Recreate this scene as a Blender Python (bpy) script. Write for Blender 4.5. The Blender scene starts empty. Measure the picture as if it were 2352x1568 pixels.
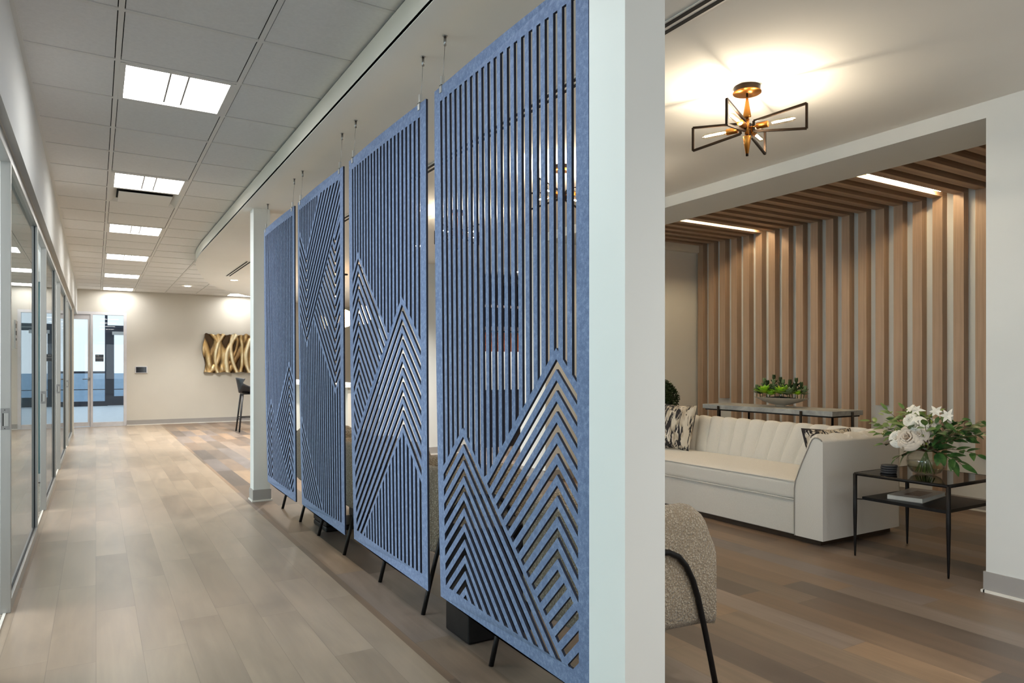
import bpy, bmesh, math, random
from mathutils import Vector, Matrix, geometry
random.seed(7)
PI = math.pi
scene = bpy.context.scene
C = scene.collection

# ------------------------------------------------------------------ camera, world, exposure
YAW = 0.5376
cam_data = bpy.data.cameras.new('camera')
cam = bpy.data.objects.new('camera', cam_data)
C.objects.link(cam)
cam.location = (0, 0, 1.2531)
cam.rotation_euler = (PI / 2, 0, -YAW)
cam_data.sensor_width = 36
cam_data.lens = 24.549
cam_data.shift_y = 0.02521
cam_data.clip_start = 0.02
scene.camera = cam
scene.view_settings.view_transform = 'Standard'
scene.view_settings.look = 'None'
scene.view_settings.gamma = 1
scene.view_settings.use_curve_mapping = False
scene.view_settings.exposure = 1.22
scene.cycles.use_denoising = True
scene.cycles.max_bounces = 10
scene.cycles.diffuse_bounces = 6
scene.cycles.glossy_bounces = 5
scene.cycles.transmission_bounces = 8
scene.cycles.transparent_max_bounces = 40
scene.cycles.sample_clamp_indirect = 6
scene.cycles.caustics_reflective = False
scene.cycles.caustics_refractive = False

world = bpy.data.worlds.new('world')
scene.world = world
world.use_nodes = True
wn = world.node_tree
wn.nodes['Background'].inputs[0].default_value = (0.86, 0.93, 1.0, 1)
wn.nodes['Background'].inputs[1].default_value = 0.60

K_CORR = 7.5      # corridor troffers
K_DOWN = 2.6       # recessed lamps
K_DAY = 1.0        # office daylight


def area(name, loc, size, energy, col, aim):
    l = bpy.data.lights.new(name, 'AREA')
    l.shape = 'RECTANGLE'; l.size, l.size_y = size
    l.energy = energy; l.color = col
    o = bpy.data.objects.new(name, l); C.objects.link(o)
    o.location = loc
    o.rotation_euler = Vector(aim).to_track_quat('-Z', 'Y').to_euler()
    return o


# daylight through the office windows on the left, through the glass at the far end
for yy in (-0.6, 2.3, 5.2, 8.1, 11.0, 14.0):
    area('office_daylight', (-4.05, yy, 1.6), (2.5, 1.7), 80 * K_DAY, (0.90, 0.96, 1.0), (1, 0, 0.0))
#area('vestibule_daylight', (0.0, 25.8, 1.9), (3.4, 1.9), 60 * K_DAY, (0.86, 0.94, 1.0), (0, -1, -0.2))


# added fill light behind the camera, sent through made-up rear windows
for xx, pw in ((0.4, 4), (2.9, 15)):
    area('rear_fill_light', (xx, -4.3, 1.5), (1.9, 1.7), pw, (0.95, 0.97, 1.0), (0, 1, 0.03))


# ------------------------------------------------------------------ colour and material helpers
def lin(c):
    r = []
    for v in c:
        v = v / 255.0
        r.append(v / 12.92 if v <= 0.04045 else ((v + 0.055) / 1.055) ** 2.4)
    return (*r, 1.0)


class NT:
    def __init__(s, name):
        s.m = bpy.data.materials.new(name); s.m.use_nodes = True
        s.t = s.m.node_tree; s.n = s.t.nodes; s.b = s.n['Principled BSDF']

    def new(s, t, **kw):
        n = s.n.new(t)
        for k, v in kw.items():
            setattr(n, k, v)
        return n

    def link(s, a, b): s.t.links.new(a, b)

    def coord(s, scale=(1, 1, 1), kind='Object'):
        tc = s.new('ShaderNodeTexCoord'); mp = s.new('ShaderNodeMapping')
        mp.inputs['Scale'].default_value = scale
        s.link(tc.outputs[kind], mp.inputs[0]); return mp.outputs[0]

    def noise(s, vec, scale, detail=3, rough=.5, dist=0):
        n = s.new('ShaderNodeTexNoise'); n.inputs['Scale'].default_value = scale
        n.inputs['Detail'].default_value = detail; n.inputs['Roughness'].default_value = rough
        n.inputs['Distortion'].default_value = dist
        s.link(vec, n.inputs['Vector']); return n.outputs[0]

    def ramp(s, fac, stops, interp='LINEAR'):
        r = s.new('ShaderNodeValToRGB'); r.color_ramp.interpolation = interp
        e = r.color_ramp.elements
        while len(e) < len(stops): e.new(0.5)
        for el, (p, c) in zip(e, stops):
            el.position = p; el.color = c if len(c) == 4 else lin(c)
        s.link(fac, r.inputs[0]); return r.outputs[0]

    def mix(s, fac, a, b, mode='MIX'):
        n = s.new('ShaderNodeMix', data_type='RGBA', blend_type=mode)
        for sock, v in ((n.inputs[0], fac), (n.inputs[6], a), (n.inputs[7], b)):
            if hasattr(v, 'links') or hasattr(v, 'is_linked'): s.link(v, sock)
            else: sock.default_value = v
        return n.outputs[2]

    def math(s, op, a, b=None):
        n = s.new('ShaderNodeMath', operation=op)
        for i, v in enumerate((a, b)):
            if v is None: continue
            if hasattr(v, 'is_linked'): s.link(v, n.inputs[i])
            else: n.inputs[i].default_value = v
        return n.outputs[0]

    def bump(s, h, strength=.3, dist=.01):
        n = s.new('ShaderNodeBump'); n.inputs['Strength'].default_value = strength
        n.inputs['Distance'].default_value = dist
        s.link(h, n.inputs['Height']); s.link(n.outputs[0], s.b.inputs['Normal'])

    def col(s, c):
        if hasattr(c, 'is_linked'): s.link(c, s.b.inputs['Base Color'])
        else: s.b.inputs['Base Color'].default_value = c

    def set(s, **kw):
        for k, v in kw.items():
            s.b.inputs[k.replace('_', ' ')].default_value = v
        return s


def plain(name, c, rough=.5, metal=0., var=0.06, vscale=8, bump=0., bscale=200, stretch=(1, 1, 1)):
    """a painted / metal / fabric surface with slight procedural variation"""
    t = NT(name); v = t.coord(stretch)
    a = lin(c); d = tuple(max(0, x * (1 - var)) for x in a[:3]) + (1,)
    l = tuple(min(1, x * (1 + var)) for x in a[:3]) + (1,)
    t.col(t.ramp(t.noise(v, vscale, 4), [(.3, d), (.7, l)]))
    t.set(Roughness=rough, Metallic=metal)
    if bump: t.bump(t.noise(v, bscale, 2), bump, .002)
    return t.m


def emitter(name, c, k):
    t = NT(name)
    v = t.coord(); t.noise(v, 3)
    t.set(Base_Color=lin(c), Roughness=.6)
    t.b.inputs['Emission Color'].default_value = lin(c)
    t.b.inputs['Emission Strength'].default_value = k
    return t.m


def glass(name, c=(248, 251, 252), rough=0.0, alpha=None):
    """thin architectural pane: reflects by Fresnel, otherwise lets light straight through"""
    t = NT(name)
    t.n.remove(t.b)
    out = t.n['Material Output']
    tr = t.new('ShaderNodeBsdfTransparent'); tr.inputs[0].default_value = lin(c)
    gl = t.new('ShaderNodeBsdfGlossy'); gl.inputs['Roughness'].default_value = rough
    lw = t.new('ShaderNodeLayerWeight'); lw.inputs[0].default_value = .5
    fac = t.math('ADD', t.math('MULTIPLY', t.math('POWER', lw.outputs['Facing'], 5.0), .93), .035)
    mx = t.new('ShaderNodeMixShader')
    t.link(fac, mx.inputs[0]); t.link(tr.outputs[0], mx.inputs[1]); t.link(gl.outputs[0], mx.inputs[2])
    t.link(mx.outputs[0], out.inputs[0])
    return t.m


def plank_mat(name, w, L, stops, rough=.4, grain=(26, 1.3), grain_amt=.25, gap=.0012, patch=0.0):
    """planks running along Y; a tone for each plank, grain stretched along it"""
    t = NT(name)
    tc = t.new('ShaderNodeTexCoord'); sp = t.new('ShaderNodeSeparateXYZ')
    t.link(tc.outputs['Object'], sp.inputs[0])
    x = t.math('DIVIDE', sp.outputs[0], w); row = t.math('FLOOR', x)
    wn_ = t.new('ShaderNodeTexWhiteNoise', noise_dimensions='1D'); t.link(row, wn_.inputs['W'])
    y = t.math('ADD', t.math('DIVIDE', sp.outputs[1], L), wn_.outputs[0]); colm = t.math('FLOOR', y)
    cb = t.new('ShaderNodeCombineXYZ'); t.link(row, cb.inputs[0]); t.link(colm, cb.inputs[1])
    w2 = t.new('ShaderNodeTexWhiteNoise', noise_dimensions='3D'); t.link(cb.outputs[0], w2.inputs['Vector'])
    tone = t.ramp(w2.outputs[0], stops, 'LINEAR')
    mp = t.new('ShaderNodeMapping'); mp.inputs['Scale'].default_value = (grain[0], grain[1], 1)
    add = t.new('ShaderNodeVectorMath', operation='ADD'); t.link(tc.outputs['Object'], add.inputs[0])
    sc = t.new('ShaderNodeVectorMath', operation='SCALE'); t.link(w2.outputs['Color'], sc.inputs[0]); sc.inputs[3].default_value = 7
    t.link(sc.outputs[0], add.inputs[1]); t.link(add.outputs[0], mp.inputs[0])
    g = t.noise(mp.outputs[0], 1.0, 6, .62, .6)
    gr = t.ramp(g, [(.28, (150, 145, 140)), (.5, (205, 203, 200)), (.75, (250, 250, 250))])
    mp2 = t.new('ShaderNodeMapping'); mp2.inputs['Scale'].default_value = (4.5, 1.1, 1); t.link(add.outputs[0], mp2.inputs[0])
    g2 = t.ramp(t.noise(mp2.outputs[0], 1.0, 3, .5, .8), [(.3, (190, 188, 186)), (.7, (255, 253, 250))])
    c1 = t.mix(grain_amt, tone, t.mix(1.0, tone, gr, 'MULTIPLY'))
    c2 = t.mix(.5, c1, t.mix(1.0, c1, g2, 'MULTIPLY'))
    # thin seams
    fx = t.math('FRACT', x); fy = t.math('FRACT', y)
    ex = t.math('LESS_THAN', fx, gap / w * 2); ey = t.math('LESS_THAN', fy, gap / L * 2)
    seam = t.math('MAXIMUM', ex, ey)
    c3 = t.mix(t.math('MULTIPLY', seam, .35), c2, (0.05, 0.04, 0.03, 1))
    t.col(c3); t.set(Roughness=rough)
    rr = t.math('ADD', t.math('MULTIPLY', g, .15), rough - .08); t.link(rr, t.b.inputs['Roughness'])
    t.bump(g, .06, .002)
    return t.m


def wood_mat(name, axis, c1=(180, 154, 130), c2=(150, 125, 103), rough=.5):
    sc = {'z': (90, 90, 2.2), 'x': (2.2, 90, 90), 'y': (90, 2.2, 90)}[axis]
    t = NT(name); v = t.coord(sc)
    f = t.noise(v, 1, 4, .6, .2)
    v2 = t.coord(tuple(q * .25 for q in sc))
    g = t.noise(v2, 1, 3)
    oi = t.new('ShaderNodeObjectInfo')
    base = t.ramp(f, [(.3, c2), (.72, c1)])
    t.col(t.mix(.5, base, t.ramp(g, [(.3, tuple(q * .9 for q in c2)), (.7, tuple(min(255, q * 1.06) for q in c1))])))
    t.set(Roughness=rough); t.bump(f, .12, .001)
    return t.m


def felt_mat(name, a, b, d):
    t = NT(name); v = t.coord()
    n1 = t.noise(v, 55, 5, .65); n2 = t.noise(v, 320, 3, .6); n3 = t.noise(v, 5, 2)
    c1 = t.ramp(n1, [(.32, b), (.5, a), (.66, d)])
    c2 = t.ramp(n2, [(.3, b), (.55, a), (.75, d)])
    m_ = t.mix(.45, c1, c2)
    t.col(t.mix(.3, m_, t.mix(1.0, m_, t.ramp(n3, [(.3, (215, 218, 225)), (.7, (255, 255, 255))]), 'MULTIPLY')))
    t.set(Roughness=.95); t.b.inputs['Sheen Weight'].default_value = .15
    t.bump(n2, .25, .002)
    return t.m


def boucle_mat(name, a, b):
    t = NT(name); v = t.coord()
    vo = t.new('ShaderNodeTexVoronoi'); vo.inputs['Scale'].default_value = 115; t.link(v, vo.inputs['Vector'])
    n = t.noise(v, 70, 3, .6, 1.5)
    h = t.math('ADD', t.math('MULTIPLY', vo.outputs[0], -1.0), n)
    t.col(t.ramp(h, [(.0, b), (.35, a)])); t.set(Roughness=1.0)
    t.b.inputs['Sheen Weight'].default_value = .3
    t.bump(h, .9, .008)
    return t.m


M = {}
M['ceil'] = plain('ceiling_paint', (228, 226, 220), .9, 0, .015, 2)
M['tile'] = plain('ceiling_tile', (228, 227, 224), .95, 0, .03, 60, .15, 260)
M['tbar'] = plain('ceiling_grid_metal', (222, 221, 216), .5, 0, .01)
M['white'] = plain('wall_paint_white', (212, 214, 212), .85, 0, .015, 2)
M['soffit'] = plain('soffit_paint', (224, 221, 210), .8, 0, .015, 2)
M['cream'] = plain('wall_paint_cream', (202, 198, 188), .85, 0, .02, 2)
M['dark_gap'] = plain('shadow_gap_black', (12, 12, 12), .9)
M['baseb'] = plain('vinyl_base_grey', (158, 155, 152), .5, 0, .02)
M['basew'] = plain('floor_bead_white', (225, 222, 214), .5)
M['alum'] = plain('satin_aluminium', (182, 183, 181), .42, .7, .03, 40, stretch=(1, 1, .05))
M['alum_dark'] = plain('aluminium_gasket', (32, 36, 42), .5, .2)
M['steel'] = plain('brushed_steel', (150, 150, 150), .3, 1, .05, 60)
M['black_metal'] = plain('blackened_metal', (26, 24, 24), .45, .6, .2, 30)
M['bronze'] = plain('bronze_black_metal', (46, 34, 24), .4, .8, .15, 30)
M['brass'] = plain('aged_brass', (196, 132, 62), .32, 1, .1, 14)
M['white_frame'] = plain('white_door_frame', (206, 206, 210), .45)
M['store'] = plain('storefront_dark_blue_metal', (40, 48, 62), .5, .3)
M['parapet'] = plain('parapet_panel_blue', (158, 184, 208), .7)
M['vest_floor'] = plain('vestibule_floor', (196, 210, 220), .5)
M['carpet'] = None
M['glass'] = glass('clear_glass')
M['glass_green'] = glass('office_glass', (206, 222, 224))
M['lamp'] = emitter('troffer_diffuser', (255, 253, 250), K_CORR)
M['down_lens'] = emitter('downlight_lens', (255, 246, 230), 9)
M['strip'] = emitter('led_strip', (255, 226, 180), 60)
M['filament'] = emitter('lamp_filament', (255, 242, 222), 330)
M['pend'] = emitter('pendant_glass_glow', (255, 216, 160), 5)
M['oak_z'] = wood_mat('oak_vertical', 'z'); M['oak_x'] = wood_mat('oak_ceiling', 'x')
M['felt'] = felt_mat('blue_felt', (101, 119, 153), (78, 94, 127), (136, 153, 185))
M['felt_edge_shaded'] = plain('blue_felt_cut_edge_shaded', (26, 31, 48), .95, 0, .15, 120)  # near-black navy: slot-side shade painted into the cut edges
M['floor'] = plank_mat('light_oak_planks', .178, 1.22, [(0, (164, 146, 126)), (.35, (172, 154, 134)), (.7, (178, 160, 140)), (1, (158, 141, 123))], .36)
M['floor2'] = plank_mat('mixed_brown_grey_planks', .178, 1.22,
                        [(0, (108, 92, 80)), (.2, (156, 130, 106)), (.4, (92, 82, 77)), (.6, (138, 120, 103)), (.8, (124, 116, 115)), (1, (168, 142, 115))], .42, grain_amt=.5)
M['sofa'] = None


def carpet_mat():
    t = NT('speckled_carpet'); v = t.coord()
    n = t.noise(v, 90, 2, .6, 2)
    t.col(t.ramp(n, [(.38, (60, 56, 50)), (.5, (126, 118, 106)), (.62, (190, 184, 172))])); t.set(Roughness=1)
    t.bump(n, .5, .005); return t.m


def linen_mat(name, a, b):
    t = NT(name); v = t.coord((1, 1, 6)); w = t.coord()
    n = t.noise(v, 120, 3, .6); n2 = t.noise(w, 400, 2)
    t.col(t.mix(.5, t.ramp(n, [(.35, b), (.65, a)]), t.ramp(n2, [(.35, b), (.65, a)])))
    t.set(Roughness=.95); t.b.inputs['Sheen Weight'].default_value = .25
    t.bump(n2, .25, .0015); return t.m


def ikat_mat():
    t = NT('black_cream_ikat_fabric')
    v = t.coord((26, 26, 5)); n = t.noise(v, 1, 3, .7, .6)
    v2 = t.coord((9, 9, 4)); n2 = t.noise(v2, 1, 2, .5)
    base = t.ramp(n2, [(.4, (206, 198, 184)), (.5, (170, 156, 136)), (.62, (222, 216, 206))])
    blk = t.ramp(t.math('ADD', t.math('MULTIPLY', n, .75), t.math('MULTIPLY', n2, .35)), [(.535, (0, 0, 0)), (.555, (255, 255, 255))])
    t.col(t.mix(blk, base, lin((38, 35, 38)))); t.set(Roughness=.9)
    t.bump(t.noise(t.coord(), 300, 2), .2, .001)
    return t.m


def concrete_mat():
    t = NT('grey_stone_slab'); v = t.coord()
    n = t.noise(v, 7, 6, .65, .5)
    t.col(t.ramp(n, [(.3, (128, 130, 130)), (.5, (152, 154, 153)), (.7, (176, 177, 175))])); t.set(Roughness=.6)
    t.bump(n, .1, .002); return t.m


def leaf_mat(name, a, b, rough=.4, sc=20):
    t = NT(name); v = t.coord(); n = t.noise(v, sc, 3)
    t.col(t.ramp(n, [(.35, b), (.65, a)])); t.set(Roughness=rough)
    t.b.inputs['Subsurface Weight'].default_value = .0
    return t.m


def art_mat():
    t = NT('patinated_bronze_relief')
    at = t.new('ShaderNodeAttribute', attribute_name='ht')
    n = t.noise(t.coord((60, 60, 8)), 1, 4, .7)
    f = t.math('ADD', at.outputs['Fac'], t.math('MULTIPLY', t.math('SUBTRACT', n, .5), .5))
    t.col(t.ramp(f, [(.12, (74, 58, 42)), (.4, (150, 122, 84)), (.65, (208, 176, 122)), (.9, (252, 240, 206))]))
    t.set(Metallic=.75, Roughness=.38); t.bump(n, .25, .004)
    return t.m


M['carpet'] = carpet_mat()
M['sofa'] = linen_mat('oatmeal_linen', (226, 223, 217), (204, 201, 195))
M['piping'] = plain('grey_piping', (150, 145, 138), .9)
M['plinth'] = plain('dark_walnut_plinth', (58, 42, 28), .5, 0, .2, 12)
M['ikat'] = ikat_mat()
M['boucle'] = boucle_mat('beige_boucle', (190, 176, 154), (146, 130, 108))
M['boucle_brown'] = boucle_mat('brown_boucle', (168, 138, 100), (104, 82, 56))
M['stone'] = concrete_mat()
M['bowl'] = plain('taupe_ceramic', (170, 158, 142), .5, 0, .05, 20)
M['leaf'] = leaf_mat('deep_green_leaf', (74, 114, 56), (36, 74, 38), .35)
M['leaf_mid'] = leaf_mat('mid_green_leaf', (126, 150, 84), (84, 116, 58))
M['leaf_yel'] = leaf_mat('yellow_green_bud', (178, 190, 84), (128, 146, 62))
M['succ_lime'] = leaf_mat('lime_succulent', (186, 222, 60), (110, 172, 50))
M['succ_grey'] = leaf_mat('grey_green_succulent', (142, 160, 118), (80, 100, 66))
M['succ_dark'] = leaf_mat('dark_succulent', (84, 104, 62), (46, 62, 40))
M['bush'] = leaf_mat('boxwood_leaf', (54, 78, 40), (16, 30, 16), .5, 60)
M['soil'] = plain('dark_soil', (30, 26, 20), 1)
M['stem'] = plain('green_stem', (104, 124, 66), .6)
M['twig'] = plain('brown_twig', (92, 66, 44), .8)
M['petal'] = plain('white_petal', (240, 238, 230), .7, 0, .04, 30)
M['petal_blush'] = plain('blush_petal', (226, 214, 200), .7, 0, .06, 30)
M['stonew'] = plain('charcoal_coaster', (52, 52, 56), .6, 0, .1, 80)
M['book_cover'] = plain('book_cover_cream', (214, 208, 198), .35)
M['book_photo'] = plain('book_photo_brown', (112, 84, 68), .3, 0, .5, 22)
M['book_page'] = plain('book_pages', (226, 230, 230), .8)
M['black_plastic'] = plain('black_moulded_plastic', (28, 29, 33), .5)
M['screen_black'] = plain('tablet_glass_black', (10, 10, 12), .08)
M['sign'] = plain('sign_slate', (70, 78, 90), .4)
M['sign_txt'] = plain('sign_lettering_white', (225, 228, 232), .6)
M['art'] = art_mat()
M['counter'] = plain('white_quartz', (226, 226, 222), .3)
M['cab_dark'] = plain('dark_cabinet', (40, 32, 28), .5, 0, .15, 6)
M['copper'] = plain('copper_backsplash', (190, 104, 52), .35, .6, .3, 40, stretch=(1, 1, 6))


# smoky glass for the side table top, clear glass for vase and bulbs
def solid_glass(name, c, rough=0.0, ior=1.45):
    t = NT(name); v = t.coord(); t.noise(v, 3)
    t.set(Base_Color=lin(c), Roughness=rough, IOR=ior)
    t.b.inputs['Transmission Weight'].default_value = 1.0
    return t.m


M['vase_glass'] = glass('vase_glass', (248, 248, 246))
M['bulb_glass'] = glass('bulb_glass', (252, 246, 236))
M['smoke_glass'] = glass('smoked_table_glass', (120, 112, 104))
M['water'] = glass('water', (244, 246, 240))


# ------------------------------------------------------------------ mesh helpers
class MB:
    def __init__(s): s.v = []; s.f = []; s.mi = []; s.sm = []

    def add(s, vs, fs, mi=0, smooth=False):
        o = len(s.v); s.v += [tuple(p) for p in vs]
        for f in fs:
            s.f.append(tuple(i + o for i in f)); s.mi.append(mi); s.sm.append(smooth)
        return s

    def box(s, x0, x1, y0, y1, z0, z1, mi=0):
        vs = [(x0, y0, z0), (x1, y0, z0), (x1, y1, z0), (x0, y1, z0), (x0, y0, z1), (x1, y0, z1), (x1, y1, z1), (x0, y1, z1)]
        return s.add(vs, [(3, 2, 1, 0), (4, 5, 6, 7), (0, 1, 5, 4), (1, 2, 6, 5), (2, 3, 7, 6), (3, 0, 4, 7)], mi)

    def prism(s, poly, z0, z1, mi=0):
        n = len(poly)
        vs = [(x, y, z0) for x, y in poly] + [(x, y, z1) for x, y in poly]
        fs = [tuple(range(n - 1, -1, -1)), tuple(range(n, 2 * n))] + [(i, (i + 1) % n, n + (i + 1) % n, n + i) for i in range(n)]
        return s.add(vs, fs, mi)

    def tube(s, pts, r, n=10, mi=0, cap=True, square=False):
        pts = [Vector(p) for p in pts]
        if not isinstance(r, (list, tuple)): r = [r] * len(pts)
        vs = []; fs = []
        t0 = (pts[1] - pts[0]).normalized()
        up = Vector((0, 0, 1)) if abs(t0.z) < .9 else Vector((1, 0, 0))
        a = t0.cross(up).normalized(); b = t0.cross(a).normalized()
        for i, p in enumerate(pts):
            if i == 0: t = pts[1] - p
            elif i == len(pts) - 1: t = p - pts[i - 1]
            else: t = (pts[i + 1] - p).normalized() + (p - pts[i - 1]).normalized()
            t.normalize()
            a = (a - t * a.dot(t)).normalized(); b = t.cross(a)
            for k in range(n):
                th = 2 * PI * k / n + (PI / 4 if square else 0)
                rr = r[i] * (1.414 if square else 1)
                vs.append(p + a * (math.cos(th) * rr) + b * (math.sin(th) * rr))
        for i in range(len(pts) - 1):
            for k in range(n):
                fs.append((i * n + k, i * n + (k + 1) % n, (i + 1) * n + (k + 1) % n, (i + 1) * n + k))
        s.add(vs, fs, mi, not square)
        if cap:
            o = len(s.v) - len(vs)
            s.f.append(tuple(o + k for k in range(n - 1, -1, -1))); s.mi.append(mi); s.sm.append(False)
            e = o + (len(pts) - 1) * n
            s.f.append(tuple(e + k for k in range(n))); s.mi.append(mi); s.sm.append(False)
        return s

    def lathe(s, prof, c=(0, 0, 0), n=24, mi=0, sx=1, sy=1, smooth=True):
        vs = []; fs = []
        for r, z in prof:
            for k in range(n):
                th = 2 * PI * k / n
                vs.append((c[0] + r * math.cos(th) * sx, c[1] + r * math.sin(th) * sy, c[2] + z))
        m = len(prof)
        for i in range(m - 1):
            for k in range(n):
                fs.append((i * n + k, i * n + (k + 1) % n, (i + 1) * n + (k + 1) % n, (i + 1) * n + k))
        s.add(vs, fs, mi, smooth)
        return s

    def grid(s, pts, mi=0, smooth=True, closed_u=False, closed_v=False):
        """pts[i][j] of points"""
        nu, nv = len(pts), len(pts[0]); vs = [p for row in pts for p in row]; fs = []
        for i in range(nu if closed_u else nu - 1):
            for j in range(nv if closed_v else nv - 1):
                a, b = i * nv + j, i * nv + (j + 1) % nv
                c, d = ((i + 1) % nu) * nv + (j + 1) % nv, ((i + 1) % nu) * nv + j
                fs.append((a, b, c, d))
        return s.add(vs, fs, mi, smooth)

    def leaf(s, base, d, up, L, W, curl=.25, mi=0, nseg=5, fold=.15):
        base = Vector(base); d = Vector(d).normalized(); up = Vector(up)
        side = d.cross(up)
        if side.length < 1e-4: side = d.cross(Vector((1, 0, 0)))
        side.normalize(); nrm = side.cross(d).normalized()
        rows = []
        for i in range(nseg + 1):
            t = i / nseg
            w = W * .5 * math.sin(PI * min(1, t ** .8)) ** .8 if 0 < t < 1 else W * .03
            c = base + d * (L * t) - nrm * (curl * L * t * t)
            rows.append([c - side * w + nrm * fold * w, c, c + side * w + nrm * fold * w])
        return s.grid(rows, mi)

    def build(s, name, mats, parent=None, loc=(0, 0, 0), bevel=0, seg=2, sub=0):
        me = bpy.data.meshes.new(name)
        me.from_pydata(s.v, [], s.f)
        mats = mats if isinstance(mats, (list, tuple)) else [mats]
        for m_ in mats: me.materials.append(m_)
        for p, mi, sm in zip(me.polygons, s.mi, s.sm):
            p.material_index = mi; p.use_smooth = sm
        me.validate(); me.update()
        o = bpy.data.objects.new(name, me); C.objects.link(o)
        o.location = loc
        if parent: o.parent = parent
        if bevel:
            b = o.modifiers.new('bevel', 'BEVEL'); b.width = bevel; b.segments = seg; b.limit_method = 'ANGLE'; b.angle_limit = .6
            for p in me.polygons: p.use_smooth = True
            b.harden_normals = True
        if sub:
            q = o.modifiers.new('sub', 'SUBSURF'); q.levels = sub; q.render_levels = sub
        return o


def rbox(hx, hy, hz, r, n=4, c=(0, 0, 0), puff=0.0, mi=0, mb=None, res=10):
    """rounded, slightly puffed block (cushions): superellipsoid-like grid mapped from a cube"""
    mb = mb or MB()
    def pt(u, v, w):
        p = Vector((u * hx, v * hy, w * hz))
        q = Vector((max(-hx + r, min(hx - r, p.x)), max(-hy + r, min(hy - r, p.y)), max(-hz + r, min(hz - r, p.z))))
        dd = p - q
        if dd.length > 1e-9:
            m_ = max(abs(dd.x), abs(dd.y), abs(dd.z)); dd = dd.normalized() * m_
        p = q + dd
        e = (1 - u ** 4) * (1 - v ** 4)
        p.z += puff * e * w
        return p + Vector(c)
    N = res
    tk = [-1 + 2 * i / N for i in range(N + 1)]
    for ax in range(3):
        for sgn in (-1, 1):
            rows = []
            for a in tk:
                row = []
                for b in tk:
                    co = [0, 0, 0]; co[ax] = sgn; co[(ax + 1) % 3] = a; co[(ax + 2) % 3] = b
                    row.append(pt(*co))
                rows.append(row)
            if sgn < 0: rows = rows[::-1]
            mb.grid(rows, mi)
    return mb


def tag(o, label=None, cat=None, group=None, kind=None):
    if label: o['label'] = label
    if cat: o['category'] = cat
    if group: o['group'] = group
    if kind: o['kind'] = kind
    return o


def thing(name, label, cat, loc=(0, 0, 0), rz=0, group=None):
    o = bpy.data.objects.new(name, None); C.objects.link(o)
    o.location = loc; o.rotation_euler = (0, 0, rz); o.empty_display_size = .1
    return tag(o, label, cat, group)


def struct(name, mb, mats, parent=None, **kw):
    o = mb.build(name, mats, parent, **kw)
    if parent is None: tag(o, kind='structure')
    return o


def copy_tree(o, parent=None):
    c = o.copy(); C.objects.link(c); c.parent = parent
    for ch in [q for q in bpy.data.objects if q.parent is o]:
        copy_tree(ch, c)
    return c


# ------------------------------------------------------------------ dimensions
ZG, ZD = 2.887, 2.737           # tile ceiling, plaster ceiling
G0, T = 0.1017, 0.6096          # tile grid
R0 = 3.660
YE = 17.17                      # end wall
XL = -0.332                     # left bulkhead face
YB = -4.0                       # behind the camera

# ------------------------------------------------------------------ floors
mb = MB(); mb.add([(-0.40, YB, 0), (1.209, YB, 0), (1.209, YE, 0), (-0.40, YE, 0)], [(0, 1, 2, 3)])
mb.add([(-1.6, 15.3, 0), (-0.40, 15.3, 0), (-0.40, YE, 0), (-1.6, YE, 0)], [(0, 1, 2, 3)])
struct('floor', mb, M['floor'])
mb = MB(); mb.add([(1.209, YB, 0), (8.6, YB, 0), (8.6, YE, 0), (1.209, YE, 0)], [(0, 1, 2, 3)])
struct('floor_lounge', mb, M['floor2'])
mb = MB(); mb.add([(-4.2, YB, -.002), (-0.40, YB, -.002), (-0.40, 15.3, -.002), (-4.2, 15.3, -.002)], [(0, 1, 2, 3)])
struct('floor_office', mb, M['carpet'])
mb = MB(); mb.box(-.405, -.392, YB, 15.3, -.004, .004)
struct('trim_1', mb, M['basew'])
mb = MB(); mb.add([(-2.6, YE, 0), (2.6, YE, 0), (2.6, 31, 0), (-2.6, 31, 0)], [(0, 1, 2, 3)])
struct('floor_vestibule', mb, M['vest_floor'])

# ------------------------------------------------------------------ ceilings
# curved edge of the plaster ceiling, seen from below
EDGE = [(1.175, YB), (1.175, 9.75), (1.18, 10.1), (1.192, 10.45), (1.215, 10.8), (1.27, 11.25), (1.35, 11.7), (1.45, 12.2), (1.57, 12.75), (1.72, 13.38), (1.88, 13.8), (2.07, 14.25), (2.295, 14.67), (2.66, 15.25), (3.1, 15.75), (3.8, 16.3), (5.0, 16.8), (8.6, 17.1)]
mb = MB()
mb.prism([(x, y) for x, y in EDGE] + [(8.6, 6.9), (4.6, 6.9), (4.6, YB)], ZD, ZD + .02)
struct('ceiling_lounge', mb, M['ceil'])
mb = MB()
rows = []
prev = None
for (x, y) in EDGE:
    rows.append([(x + .002, y, ZD), (x, y, ZD + .004), (x, y, ZG - .012)])
mb.grid(rows, 0, False)
struct('trim_2', mb, M['soffit'])
mb = MB(); mb.grid([[(x + .012, y, ZG - .014), (x + .012, y, ZG + .01)] for x, y in EDGE], 0, False)
mb.grid([[(x - .001, y, ZG - .012), (x + .014, y, ZG - .012)] for x, y in EDGE], 0, False)
struct('trim_3', mb, M['dark_gap'])

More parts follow.
